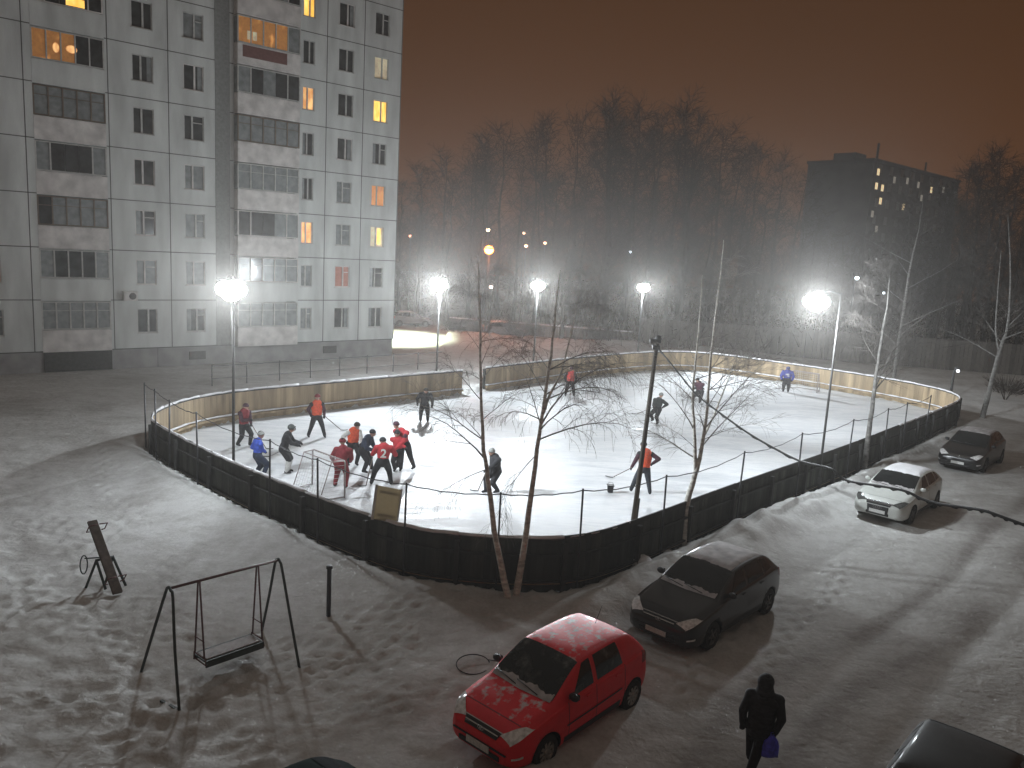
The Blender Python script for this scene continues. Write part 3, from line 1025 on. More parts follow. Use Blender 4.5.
    if P.get('molding'):
        patch('side_molding', [(axf + .46, 3.45), (axr - .42, 3.45), (axr - .42, 3.72), (axf + .46, 3.72)], P['black'], .014, nu=12, nv=2)
    for s in (bp1 - .22, P['cpil'] - .2):
        for sd in (1, -1):
            p = S(s, 4.75, sd, .02)
            MB().beam(p + V((-.08, 0, 0)), p + V((.08, 0, 0)), .025, .03).build('door_handle', P['handle'], t, .006)
    cpatch('hood_gap', .30, .312, 8.0, P['black'], off=.002, nu=1)
    # lights
    hl = P.get('hl', .5)
    lamp = mat('headlight_glass', (.85, .85, .85), .15, metal=.2, var=.4, scale=16)
    patch('headlight', [(.045, 5.0), (.46, 5.3), (.36, 7.4), (.075, 9.15)], P.get('lampm', lamp), .008, nu=10, nv=8)
    patch('fog_lamp', [(.05, 3.0), (.2, 3.0), (.2, 3.4), (.05, 3.4)], lamp, .006, nu=3, nv=2)
    patch('tail_light', [(L - .32, 4.4), (L - .06, 4.4), (L - .08, 6.2), (L - .30, 6.4)], mat('tail_light_red', (.25, .01, .01), .2), .006, nu=5, nv=5)
    # front: grille, intake, plate
    gx = L / 2
    gw = P.get('grw', .78)
    gr = cpatch('grille', .016, .10, 9.0, P['black'], off=.01, nu=4)
    cpatch('grille_bar', .05, .062, 9.1, P['chrome'], off=.02, nu=1, parent=gr)
    cpatch('grille_bar', .100, .112, 8.9, P['chrome'], off=.014, nu=1, parent=gr)
    if P.get('rings'):
        MB().box((gx + .002, 0, .45), (.05, gw, .27), taper=1.1).build('lower_grille', P['black'], gr, .012)
    if P.get('rings'):
        mb = MB()
        for k in range(4):
            c_ = V((gx + .035, (k - 1.5) * .062, .535))
            mb.tube([c_ + V((0, .04 * math.cos(2 * math.pi * q / 14), .04 * math.sin(2 * math.pi * q / 14))) for q in range(15)], .005, 5)
        mb.build('emblem', P['chrome'], gr)
    else:
        mb = MB()
        c_ = V((gx - .02, 0, .66))
        mb.tube([c_ + V((0, .065 * math.cos(2 * math.pi * q / 16), .036 * math.sin(2 * math.pi * q / 16))) for q in range(17)], .006, 5)
        mb.beam(c_ + V((0, -.025, -.02)), c_ + V((0, -.012, .022)), .008, .008); mb.beam(c_ + V((0, .012, -.022)), c_ + V((0, .025, .02)), .008, .008)
        mb.beam(c_ + V((0, -.02, 0)), c_ + V((0, .02, 0)), .008, .008)
        mb.build('emblem', P['chrome'], gr)
    MB().box((gx - .005, 0, .325), (.05, gw * 1.15, .09)).build('air_intake', P['black'], t, .01)
    MB().box((gx + .035, 0, .40), (.012, .5, .11)).build('number_plate', mat('number_plate_white', (.6, .6, .58), .6, var=.2, scale=30), t)
    if not P.get('rings'): MB().box((gx + .008, 0, .445), (.03, gw * 1.5, .03)).build('bumper_strip', P['black'], t, .008)
    MB().box((-gx - .012, 0, .62), (.012, .5, .11)).build('number_plate', mat('number_plate_white', (.6, .6, .58), .6), t)
    # wipers
    for y in (.38, -.1):
        a_ = V(S(cw - .01, 10.0, 1, .02)); a_.y = y
        q1 = S(cw + .18, 10.6, 1, .03)
        q1 = S(cw + .06, 10.6, 1, .03)
        MB().tube([(a_.x, y, a_.z + .01), (q1.x, y - .5, q1.z + .01)], .009, 5).build('wiper', P['black'], t)
    # mirrors
    for sd in (1, -1):
        p = S(cw + .36, 6.3, sd, 0)
        mb = MB(); mb.ell((p.x + .02, p.y + sd * .10, p.z + .07), (.06, .10, .07), 12, 8)
        mb.tube([(p.x, p.y - sd * .01, p.z + .0), (p.x + .01, p.y + sd * .08, p.z + .04)], .02, 6)
        mr = mb.build('wing_mirror', P.get('mirror', P['black']), t)
        MB().box((p.x - .038, p.y + sd * .10, p.z + .07), (.012, .15, .09)).build('mirror_glass', glass, mr)
    # wheels
    tyre_m = mat('tyre_rubber', (.02, .02, .02), .85); rim_m = P['rim']
    for s in (axf, axr):
        for sd in (1, -1):
            wt = .195
            w0 = V((L / 2 - s, sd * (hw - .115), wr_))
            mb = MB()
            prof = [(wr_ * .62, -wt / 2), (wr_ * .93, -wt / 2), (wr_ * .985, -wt * .38), (wr_, -wt * .2), (wr_, wt * .2), (wr_ * .985, wt * .38), (wr_ * .93, wt / 2), (wr_ * .62, wt / 2)]
            mb.lathe(prof, 32, 'Y')
            wo = mb.build('wheel', tyre_m, t, loc=w0)
            mb = MB(); y = sd * wt * .36
            mb.lathe([(wr_ * .66, sd * wt * .46), (wr_ * .62, sd * wt * .48), (wr_ * .60, sd * wt * .2), (wr_ * .56, sd * wt * .1)], 32, 'Y')
            ns = P.get('spokes', 7)
            for k in range(ns):
                a_ = 2 * math.pi * k / ns
                mb.beam((0, y, 0), (wr_ * .62 * math.cos(a_), y, wr_ * .62 * math.sin(a_)), .055, .03, up=V((0, 1, 0)))
            mb.ell((0, y + sd * .01, 0), (.055, .025, .055), 10, 6)
            mb.build('rim', rim_m, wo)
            MB().lathe([(0, sd * wt * .08), (wr_ * .62, sd * wt * .08)], 24, 'Y').build('brake_disc', P['black'], wo)
    if P.get('antenna'):
        p = S(rb - .2, 11, 1, 0)
        MB().tube([p, p + V((-.18, 0, .3))], .005, 4).build('antenna', P['black'], t)
    if P.get('snowroof'):
        # uneven snow lying on the roof
        mb = MB(); g = []; nu, nv = 26, 12; rs = random.Random(len(label))
        s0, s1 = rf - .02, rb + .12
        q = 2 * nv + 1
        for i in range(nu + 1):
            for j in range(q):
                sd = 1 if j <= nv else -1
                v = 8.6 + 2.4 * (j if j <= nv else 2 * nv - j) / nv
                ed = min(i, nu - i, j, q - 1 - j)
                th_ = P['snowroof'] * min(1, ed / 3) * rs.uniform(.8, 1.1) + (.004 if ed == 0 else .006)
                jit = rs.uniform(-.05, .05) if i in (0, nu) else 0
                g.append(S(s0 + (s1 - s0) * i / nu + jit, v, sd, th_))
        mb.add(g, [(i * q + j, i * q + j + 1, (i + 1) * q + j + 1, (i + 1) * q + j) for i in range(nu) for j in range(q - 1)], 0, True)
        mb.build('snow_on_roof', P.get('snowm', snowcap), t)
    return t


black = mat('black_plastic', (.015, .015, .016), .45)
chrome = mat('chrome_trim', (.6, .6, .6), .25, metal=1.)
alloy = mat('alloy_rim', (.34, .33, .31), .35, metal=.7)
glass_car = mat('car_glass', (.012, .014, .015), .08, var=.3, snow=0.)
def seat_glass():
    m = mat('car_glass_with_seats', (.012, .014, .015), .08)
    nt = m.node_tree; b = nt.nodes['Principled BSDF']; tc = nt.nodes.new('ShaderNodeTexCoord')
    n = nt.nodes.new('ShaderNodeTexNoise'); n.inputs['Scale'].default_value = 3.4; n.inputs['Detail'].default_value = 5
    nt.links.new(tc.outputs['Object'], n.inputs['Vector'])
    nt.links.new(ramp(nt, n.outputs['Fac'], [(.50, (.010, .012, .012)), (.60, (.045, .048, .046)), (.72, (.15, .15, .14))]), b.inputs['Base Color'])
    return m


glass_seat = seat_glass()
glass_fr = mat('frosted_car_glass', (.05, .055, .06), .3, var=.6, scale=3)
red = mat('red_car_paint', (.80, .010, .020), .5, var=.06, coat=.15, snow=.22, snowscale=7.)
redbase = dict(L=3.81, W=1.67, H=1.49, cowl=.96, roof_f=1.72, roof_b=3.2, tail=3.62, belt=.93, hood=.76, wheel=.29, axle_f=.74, wb=2.455,
               bpil=2.02, cpil=2.86, paint=red, glass=glass_seat, black=black, chrome=chrome, rim=alloy, handle=red, molding=True, antenna=True, frost=True, spokes=9, mirror=black, grh=.12)


def place(front_px, rear_px, P, zc=0.):
    """root position and heading from the two visible (left hand) wheel contact points"""
    a = G(*front_px); b = G(*rear_px)
    h = (a - b); hd = math.atan2(h.y, h.x)
    f = h.normalized(); left = V((-f.y, f.x, 0))
    mid_w = (a + b) / 2 - left * (P['W'] / 2 - .05)
    off = P['L'] / 2 - P['axle_f'] - P['wb'] / 2
    return mid_w + f * off, hd


loc, hd = place((536, 773), (627, 711), redbase)
loc = loc + V((.02, .0, 0))
car('red_car', 'red hatchback parked nose towards the lower left beside the rink fence', 'car', loc, hd, redbase, 'cars parked beside the rink')
dark = mat('black_car_paint', (.010, .010, .011), .3, var=.1, coat=.6, snow=.0)
P2 = dict(L=4.3, W=1.78, H=1.47, cowl=1.15, roof_f=1.98, roof_b=3.45, tail=4.0, belt=.95, hood=.74, wheel=.31, axle_f=.86, wb=2.65,
          bpil=2.38, cpil=3.22, quarter=True, paint=dark, glass=glass_car, black=black, chrome=chrome, rim=mat('dark_rim', (.12, .12, .12), .4, metal=.6), handle=dark, frost=True, snowroof=.02,
          snowm=rough_snow, spokes=5)
loc, hd = place((706, 652), (767, 613), P2)
car('black_car', 'black hatchback with a snow dusted roof parked just behind the red car', 'car', loc, hd, P2, 'cars parked beside the rink')
white = mat('white_car_paint', (.55, .57, .54), .35, var=.05, coat=.4, snow=.1)
P3 = dict(P2); P3.update(lampm=mat('smoked_headlight', (.10, .105, .10), .15, metal=.3, var=.4, scale=16), L=4.25, W=1.76, H=1.43, roof_b=3.4, tail=3.98, paint=white, rings=True, grh=.2, grw=.62, handle=white, rim=mat('dark_rim', (.12, .12, .12), .4, metal=.6), mirror=white, snowroof=.035, snowm=snowcap)
loc, hd = place((906, 524), (936, 510), P3)
hd = math.atan2(-.73, -.68)
car('white_car', 'white hatchback with snow on its roof parked by the right boards', 'car', loc, hd, P3, 'cars parked beside the rink')
P4 = dict(P2); P4.update(L=4.3, H=1.5, snowroof=.012, frost=False)
loc, hd = place((981, 474), (1002, 463), P4)
hd = math.atan2(-.72, -.69)
car('dark_car', 'dark snow dusted hatchback parked farthest up by the rounded end of the boards', 'car', loc, hd, P4, 'cars parked beside the rink')
P5 = dict(P2); P5.update(L=4.5, W=1.8, H=1.48, snowroof=.0, glass=glass_fr, paint=mat('dark_grey_car_paint', (.02, .022, .022), .6, coat=.2), frost=True)
_c = G(898, 759, 1.42) - Matrix.Rotation(R(-131), 3, 'Z') @ V((.25, -.64, 0))
car('grey_car', 'dark car cut off by the lower right corner of the photo', 'car', (_c.x, _c.y, 0), R(-131), P5)
P6 = dict(P2); P6.update(handle=black, paint=mat('dark_green_car_paint', (.012, .02, .018), .7), snowroof=0, glass=mat('dull_dark_glass', (.012, .014, .015), .5), frost=False)
for _n in ('dark_green_car_paint', 'dull_dark_glass'):
    MATS[_n].node_tree.nodes['Principled BSDF'].inputs['Specular IOR Level'].default_value = .03
    MATS[_n].node_tree.nodes['Principled BSDF'].inputs['Roughness'].default_value = .9
car('dark_green_car', 'dark car roof just peeking over the bottom edge left of the red car', 'car', (-2.85, 8.26, 0), R(-131), P6)

# ================================================================== PLAYGROUND
rust = mat('red_brown_painted_steel', (.11, .04, .035), .6, var=.3, scale=12)
green = mat('dark_green_painted_steel', (.03, .04, .035), .6, var=.3, scale=12)
sw = thing('swing', 'metal frame swing with a bench seat hanging in the snowy playground', 'swing', (-5.2, 14.3, 0))
so = V((-5.2, 14.3, 0))
lf0, lf1, la = V((-6.72, 13.98, 0)), V((-5.42, 12.66, 0)), V((-5.85, 13.3, 1.97))
rf0, rf1, ra = V((-5.0, 15.75, 0)), V((-3.79, 14.35, 0)), V((-4.42, 15.0, 1.9))


def aframe(f0, f1, ap):
    side = (f1 - f0).normalized()
    pts = [f0 - V((0, 0, .1)), f0.lerp(ap, .5) - side * .02, ap - side * .16 + V((0, 0, -.12)), ap - side * .07 + V((0, 0, -.015)), ap + V((0, 0, .02)), ap + side * .07 + V((0, 0, -.015)), ap + side * .16 + V((0, 0, -.12)), f1.lerp(ap, .5) + side * .02, f1 - V((0, 0, .1))]
    return [p - so for p in pts]


for a in ((lf0, lf1, la), (rf0, rf1, ra)):
    MB().tube(cr(aframe(*a), 3), .027, 8).build('leg_frame', green, sw)
MB().tube([la - so, ra - so], .026, 8).build('top_bar', rust, sw)
MB().beam(lf1 - so + V((-.45, .28, .03)), lf1 - so + V((.0, 0, .03)), .05, .04).build('foot_bar', green, sw)
u = (ra - la).normalized(); side = V((u.y, -u.x, 0)).normalized()
h1 = la.lerp(ra, .25); h2 = la.lerp(ra, .79)
seat_c = []
for hp in (h1, h2):
    bz = hp - V((0, 0, 1.46))
    mb = MB()
    mb.tube([hp + side * .03 - so, bz + side * .17 - so], .017, 6); mb.tube([hp - side * .03 - so, bz - side * .17 - so], .017, 6)
    mb.tube([bz + side * .2 - so, bz - side * .2 - so], .016, 6)
    mb.tube([bz + side * .17 + V((0, 0, .32)) - so, bz - side * .17 + V((0, 0, .32)) - so], .010, 6)
    mb.tube([bz + side * .19 - so, bz + side * .24 - V((0, 0, .12)) - so, bz - side * .2 - V((0, 0, .12)) - so, bz - side * .2 - so], .014, 6)
    mb.build('hanger', rust, sw)
    seat_c.append(bz)
mb = MB(); a, b = seat_c
for k in (-.15, -.05, .05, .15):
    mb.beam(a + side * k - so - V((0, 0, .06)), b + side * k - so - V((0, 0, .06)), .085, .03)
mb.beam(a + side * .22 - so - V((0, 0, .1)), b + side * .22 - so - V((0, 0, .1)), .03, .13)
mb.beam(a - side * .22 - so - V((0, 0, .1)), b - side * .22 - so - V((0, 0, .1)), .03, .13)
mb.build('seat', green, sw)
MB().beam(a - so - V((0, 0, .03)) + u * .05, b - so - V((0, 0, .03)) - u * .05, .33, .02).build('snow_on_seat', rough_snow, sw)

ss0 = thing('seesaw', 'steeply tilted plank seesaw with metal handle loops in the snow', 'seesaw', (-8.6, 16.95, 0))
a = V((-.02, 0, .08)); b = AY(92, 521, 17.9) - V((-8.6, 16.95, 0)); dd = (b - a).normalized()
brown = mat('worn_brown_plank', (.10, .075, .06), .75, var=.3, scale=8, snow=.05)
MB().beam(a, b, .21, .07).build('plank', brown, ss0, .008)
sx = dd.cross(V((0, 0, 1))).normalized()
nn = sx.cross(dd).normalized()
for k in (.14, .86):
    c = a.lerp(b, k)
    mb = MB()
    for s_ in (1, -1): mb.tube([c + sx * s_ * .13, c + sx * s_ * .2 + nn * .02, c + sx * s_ * .2 + nn * .28, c + sx * s_ * .02 + nn * .3], .014, 6)
    mb.build('handle', rust, ss0)
c = a.lerp(b, .5)
mb = MB()
for s_ in (1, -1):
    mb.tube([c + sx * s_ * .18 - V((0, 0, .05)), V((c.x, c.y, 0)) + sx * s_ * .22 + V((-.25, 0, -.05))], .03, 8)
    mb.tube([c + sx * s_ * .18 - V((0, 0, .05)), V((c.x, c.y, 0)) + sx * s_ * .22 + V((.25, 0, -.05))], .03, 8)
mb.tube([c + sx * .2 - V((0, 0, .05)), c - sx * .2 - V((0, 0, .05))], .03, 8)
mb.build('stand', green, ss0)
mb = MB()
cl = c - sx * .34 + V((-.12, 0, -.12))
mb.tube([cl + V((.03 * math.cos(q) , .1 * math.cos(q), .22 * math.sin(q))) for q in [2 * math.pi * k / 16 for k in range(17)]], .014, 6)
mb.tube([cl + V((0.02, 0, .15)), c - sx * .1], .014, 6)
mb.build('side_loop', green, ss0)

ip = thing('iron_post', 'short dark iron post standing alone in the snow near the boards', 'post', tuple(G(328.5, 617)))
MB().tube([(0, 0, -.1), (0, 0, 1.18)], .05, 10).build('shaft', metal_d, ip)
MB().lathe([(0.0, 1.2), (.065, 1.19), (.07, 1.16), (.07, 1.13), (.05, 1.12)], 12).build('cap', metal_d, ip)

ty = thing('wire_hoop', 'thin dark wire hoop lying in the snow left of the red car mirror', 'hoop', tuple(G(473, 667)), R(20))
MB().tube([(.34 * math.cos(q), .05 * math.sin(q * 2), .02 + .27 + .27 * math.sin(q)) if False else (.34 * math.cos(q), .26 * math.sin(q), .06 + .07 * math.sin(q)) for q in [2 * math.pi * k / 28 for k in range(25)]], .011, 8).build('ring', black, ty)
MB().tube([(.33, .06, .08), (.45, .12, .02), (.6, .1, -.02)], .01, 6).build('tail_end', black, ty)

# ================================================================== LEANING POLE WITH CABLE
tp = AY(657, 343, 21.9); bs = G(629.5, 548)
lp = thing('leaning_pole', 'dark leaning wooden utility pole behind the man in the orange bib', 'pole', tuple(bs))
MB().tube([V((-.02, -.1, -.1)), (tp - bs) * .5 + V((.01, 0, 0)), tp - bs], [.075, .066, .055], 10).build('shaft', mat('dark_wood_pole', (.07, .06, .05), .85, var=.4, stretch=(1, 1, .1)), lp)
mb = MB(); mb.box(tp - bs + V((-.06, -.05, .06)), (.3, .12, .1)); mb.box(tp - bs + V((-.02, 0, -.12)), (.2, .16, .12))
mb.build('crossarm', metal_d, lp, .01)
MB().lathe([(.02, .1), (.05, .09), (.11, .0), (.1, -.02), (0, -.02)], 12, c=tuple(tp - bs + V((.02, -.05, .12)))).build('dead_lamp', metal_d, lp)
mb = MB(); mb.tube([V((.1, -.03, .1)), (tp - bs) * .25 + V((.09, 0, 0))], .03, 6); mb.build('brace', metal_d, lp)
cpx = [(657, 347), (668, 360), (681, 376), (697, 395), (720, 413), (745, 431), (770, 446), (800, 461), (830, 468.5), (842, 478), (853, 482), (880, 486), (905, 491), (922, 499), (940, 504), (965, 507.5), (985, 511), (1005, 518), (1024, 525), (1080, 547), (1200, 600)]
cab = thing('overhead_cable', 'thick twisted black cable sagging from the leaning pole over the white car', 'cable', tuple(tp))
pts = []
for (x, y) in cpx:
    k = (x - 657) / (1024 - 657)
    iz = (1 - k) / 21.9 + k / 9.5
    pts.append(AY(x, y, 1 / iz) - tp)
pts = cr(pts, 6)
mb = MB(); mb.tube(pts, .020, 6)
tw = []
for i, p in enumerate(pts):
    tw.append(p + V((0, .02 * math.cos(i * 1.7), .022 * math.sin(i * 1.7) - .01)))
mb.tube(tw, .013, 5)
mb.build('cable_bundle', mat('black_cable', (.012, .012, .013), .6), cab)

# ================================================================== GOALS
def goal(name, label, c, ang, sc=1.):
    t = thing(name, label, 'goal', tuple(c), ang, 'hockey goals')
    w, h, dp = .92 * sc, 1.22 * sc, .85 * sc
    gm = mat('red_goal_frame', (.35, .05, .04), .5) if sc < 0 else mat('pale_goal_frame', (.3, .26, .25), .5)
    MB().tube([(0, -w, 0), (0, -w, h - .06), (0, -w + .06, h), (0, w - .06, h), (0, w, h - .06), (0, w, 0)], .028, 8).build('goal_frame', gm, t)
    MB().tube([(0, -w, .03), (-dp, -w * .85, .03), (-dp, w * .85, .03), (0, w, .03)], .022, 8).tube([(0, -w + .06, h), (-dp * .5, -w * .85, h), (-dp * .5, w * .85, h), (0, w - .06, h)], .018, 8) \
        .tube([(-dp * .5, -w * .85, h), (-dp, -w * .85, .03)], .018, 8).tube([(-dp * .5, w * .85, h), (-dp, w * .85, .03)], .018, 8).build('base_frame', gm, t)
    mb = MB()
    n = 12
    for k in range(n + 1):
        y = -w * .85 + 2 * w * .85 * k / n
        mb.tube([(-dp * .5, y, h), (-dp, y, .03)], .006, 3); mb.tube([(0, y / .85 * .98, h), (-dp * .5, y, h)], .006, 3)
    for k in range(1, 9):
        q = k / 9
        x = -dp * (.5 + .5 * q); z = h * (1 - q)
        mb.tube([(x, -w * .85, z), (x, w * .85, z)], .006, 3)
        for s_ in (1, -1): mb.tube([(0, s_ * w, z), (x, s_ * w * .85, z)], .006, 3)
    mb.build('net', mat('white_net', (.6, .6, .6), .8), t)
    return t


ga = G(343, 499); gb = G(318, 487)
gd = (gb - ga).normalized(); gc = ga + gd * .92
goal('ice_hockey_goal', 'hockey goal with a white net close to the left end boards', (gc.x, gc.y, .03), R(47.7))
g2 = G(803, 391)
goal('ice_hockey_goal', 'small looking hockey goal at the far end beside the goalie in blue', (g2.x, g2.y, .03), R(47.7 + 180))

bk = thing('bucket', 'small dark square bucket on the ice left of the man in the orange bib', 'bucket', tuple(G(610, 492, .03)))
MB().box((0, 0, .12), (.18, .18, .24), taper=1.2).build('tub', metal_d, bk, .012)
MB().box((0, 0, .25), (.25, .25, .025)).build('rim', black, bk, .006)
MB().tube([(-.11, 0, .26), (-.07, 0, .34), (.07, 0, .34), (.11, 0, .26)], .006, 5).build('handle', metal_d, bk)

# ================================================================== PEOPLE
cloth = {}


def cm(name, c, rough=.85):
    return mat('cloth_' + name, c, rough, var=.18, scale=14, bump=.35, bscale=25)


skin = mat('skin', (.42, .25, .19), .6, var=.08)
blk = cm('black', (.018, .018, .022)); navy = cm('navy', (.02, .03, .06)); dred = cm('dark_red', (.22, .02, .03)); redc = cm('red', (.42, .025, .035))
orng = cm('orange', (.75, .10, .04)); blue = cm('blue', (.04, .09, .5)); greyc = cm('grey', (.28, .29, .28)); whitec = cm('white', (.7, .7, .68)); pink = cm('orange_pink', (.8, .09, .08))
plum = cm('plum', (.06, .02, .035)); violet = cm('violet_blue', (.06, .07, .30))


def ik(a, b, l1, l2, hint):
    d = b - a; D = d.length
    if D > (l1 + l2) * .995: b = a + d * ((l1 + l2) * .995 / D); d = b - a; D = d.length
    x = (l1 * l1 - l2 * l2 + D * D) / (2 * D); h = math.sqrt(max(l1 * l1 - x * x, 0))
    e = d / D; hv = (hint - e * hint.dot(e))
    if hv.length < 1e-4: hv = V((0, 1, 0))
    return a + e * x + hv.normalized() * h, b


def blob(prims, voxel, mats, smooth=4):
    """prims: (p0, r0, p1, r1, material, squash) -> one continuous surface with a material per region"""
    mb = MB()
    for (p0, r0, p1, r1, mi, sq) in prims:
        p0, p1 = V(p0), V(p1)
        ax = p1 - p0; L = ax.length
        z = ax / L if L > 1e-5 else V((0, 0, 1))
        xr = sq[0] if sq else V((1, 0, 0)); fx, fy = (sq[1], sq[2]) if sq else (1, 1)
        x = xr - z * xr.dot(z)
        if x.length < 1e-3: x = V((0, 1, 0)).cross(z)
        x.normalize(); y = z.cross(x)
        rings = []; n = 14
        for k in range(5): 
            ph = math.pi / 2 * (1 - k / 4.0)
            rings.append((-math.sin(ph) * r0, max(math.cos(ph) * r0, .001)))
        for k in range(5):
            ph = math.pi / 2 * (k / 4.0)
            rings.append((L + math.sin(ph) * r1, max(math.cos(ph) * r1, .001)))
        vs = [p0 + z * h + (x * math.cos(2 * math.pi * q / n) * fx + y * math.sin(2 * math.pi * q / n) * fy) * r_ for (h, r_) in rings for q in range(n)]
        fs = [(i * n + q, i * n + (q + 1) % n, (i + 1) * n + (q + 1) % n, (i + 1) * n + q) for i in range(len(rings) - 1) for q in range(n)]
        fs += [tuple(range(n))[::-1], tuple((len(rings) - 1) * n + q for q in range(n))]
        mb.add(vs, fs, 0, True)
    o = mb.build('tmp', mats[0])
    md = o.modifiers.new('r', 'REMESH'); md.mode = 'VOXEL'; md.voxel_size = voxel
    m2 = o.modifiers.new('s', 'SMOOTH'); m2.iterations = smooth; m2.factor = .5
    bpy.context.view_layer.update()
    me = bpy.data.meshes.new_from_object(o.evaluated_get(bpy.context.evaluated_depsgraph_get()))
    bpy.data.objects.remove(o)
    me.materials.clear()
    for m in mats: me.materials.append(m)
    nf = len(me.polygons); c = np.empty(nf * 3); me.polygons.foreach_get('center', c); c = c.reshape(-1, 3)
    best = np.full(nf, 1e9); bi = np.zeros(nf, np.int32)
    for (p0, r0, p1, r1, mi, sq) in prims:
        a = np.array(p0); b = np.array(p1); ab = b - a; l2 = max((ab ** 2).sum(), 1e-9)
        t_ = np.clip(((c - a) @ ab) / l2, 0, 1)
        d = np.linalg.norm(c - (a + t_[:, None] * ab), axis=1) / (r0 + (r1 - r0) * t_)
        u_ = d < best; best[u_] = d[u_]; bi[u_] = mi
    me.polygons.foreach_set('material_index', bi)
    me.polygons.foreach_set('use_smooth', np.ones(nf, bool))
    me.update()
    return me


def person(label, base, pose, colors, rz=None, group=None, voxel=.017, bib=None, hat=None, helmet=None, number=None, skate=False, bulk=1.):
    """pose (metres, x right in the photo, y away, z up): pel, chest, head, lh, rh, lf, rf, face(angle of the look)"""
    if rz is None: rz = -math.atan2(base[0], base[1])
    bulk *= 1.13
    t = thing('person', label, 'person', tuple(base), rz, group)
    jac, trs, glv, boo, soc = [colors.get(k) for k in ('top', 'legs', 'gloves', 'boots', 'shins')]
    mats = [jac, trs, glv or blk, boo or blk, skin, colors.get('hair', blk), soc or trs, colors.get('sleeves') or jac]
    pel, ch, hd_ = V(pose['pel']), V(pose['chest']), V(pose['head'])
    fa = pose.get('face', -math.pi / 2)
    fwd = V((math.cos(fa), math.sin(fa), 0)); right = V((fwd.y, -fwd.x, 0))
    tf = pose.get('torso', fa); tfw = V((math.cos(tf), math.sin(tf), 0)); tr = V((tfw.y, -tfw.x, 0))
    P = []
    sq = (tr, 1.0, .72)
    up = (ch - pel).normalized()
    P.append((pel - up * .02, .165 * bulk, pel + up * .05, .16 * bulk, 1, (tr, 1.0, .82)))
    P.append((pel + up * .10, .155 * bulk, ch - up * .16, .18 * bulk, 0, sq))
    P.append((ch - up * .2, .185 * bulk, ch - up * .06, .17 * bulk, 0, sq))
    sl, sr = ch - tr * .19 * bulk - up * .04, ch + tr * .19 * bulk - up * .04
    P.append((sl, .085 * bulk, sr, .085 * bulk, 0, None))
    P.append((ch, .07, hd_ - V((0, 0, .06)), .055, 4, None))
    # head: skull, jaw, nose, ears
    P.append((hd_ + V((0, 0, .02)) - fwd * .018, .098, hd_ + V((0, 0, .03)), .092, 4, None))
    P.append((hd_ - V((0, 0, .045)) + fwd * .025, .07, hd_ - V((0, 0, .06)) + fwd * .04, .052, 4, None))
    P.append((hd_ + fwd * .085 + V((0, 0, .01)), .014, hd_ + fwd * .11 - V((0, 0, .02)), .017, 4, None))
    for s_ in (1, -1): P.append((hd_ + right * .093 * s_ - V((0, 0, .02)), .018, hd_ + right * .095 * s_ + V((0, 0, .02)), .022, 4, None))
    P.append((hd_ + V((0, 0, .065)) - fwd * .03, .09, hd_ + V((0, 0, .05)), .088, 5, None))
    for (sh, key) in ((sl, 'lh'), (sr, 'rh')):
        h = V(pose[key])
        hint = V(pose.get('elb', (0, .0, -1.))) - tfw * .6 + (tr * (1 if key == 'rh' else -1)) * .7
        e, h = ik(sh, h, .29, .26, hint)
        P.append((sh, .078 * bulk, e, .066 * bulk, 7, None)); P.append((e, .064 * bulk, h, .05 * bulk, 7, None))
        dd = (h - e).normalized(); n_ = dd.cross(V((0, 0, 1)))
        if n_.length < .1: n_ = V((1, 0, 0))
        n_.normalize(); curl = n_.cross(dd)
        if curl.z > 0: curl = -curl
        P.append((h, .040, h + dd * .055, .046, 2, None))
        for q, ln in ((-1.5, .055), (-.5, .068), (.5, .066), (1.5, .05)):
            k0 = h + dd * .07 + n_ * q * .025; k1 = k0 + dd * ln * .55 + curl * .008; k2 = k1 + curl * ln * .6 + dd * .012
            P.append((k0, .015, k1, .014, 2, None)); P.append((k1, .014, k2, .012, 2, None))
        P.append((h + dd * .03 + n_ * .035, .016, h + dd * .07 + n_ * .06 + curl * .03, .013, 2, None))
    for (s_, key) in ((-1, 'lf'), (1, 'rf')):
        hp = pel + tr * .09 * s_ - up * .03
        f = V(pose[key]); an = f + V((0, 0, .09))
        hint = V(pose['knee']) if 'knee' in pose else tfw
        k, an = ik(hp, an, .43, .42, hint + tr * .15 * s_)
        P.append((hp, .115 * bulk, k, .085 * bulk, 1, None)); P.append((k, .082 * bulk, an, .068, 6, None))
        ff = V(pose.get('toe_' + key, tfw))
        P.append((an - V((0, 0, .03)) - ff * .03, .052, an - V((0, 0, .045)) + ff * .13, .042, 3, None))
        if skate: 
            P.append((an + V((0, 0, .05)), .06, an, .056, 3, None))
    me = blob(P, voxel, mats)
    bo = link('body', me, t)
    # eyes, brows and mouth
    mb = MB()
    for s_ in (1, -1): mb.ell(hd_ + fwd * .092 + right * .032 * s_ + V((0, 0, .012)), (.012, .012, .008), 8, 5)
    mb.build('eyes', mat('dark_eye', (.02, .015, .012), .3), t)
    MB().ell(hd_ + fwd * .092 - V((0, 0, .052)), (.02, .02, .006), 8, 4).build('mouth', mat('lip', (.25, .1, .09), .6), t)
    if hat:
        mb = MB(); hr = R(0)
        mb.ell(hd_ + V((0, 0, .055)) - fwd * .015, (.112, .112, .095), 14, 8)
        mb.lathe([(.1, 0), (.118, .0), (.118, .05), (.104, .055)], 16, c=tuple(hd_ + V((0, 0, .02)) - fwd * .012))
        mb.build('hat', hat, t)
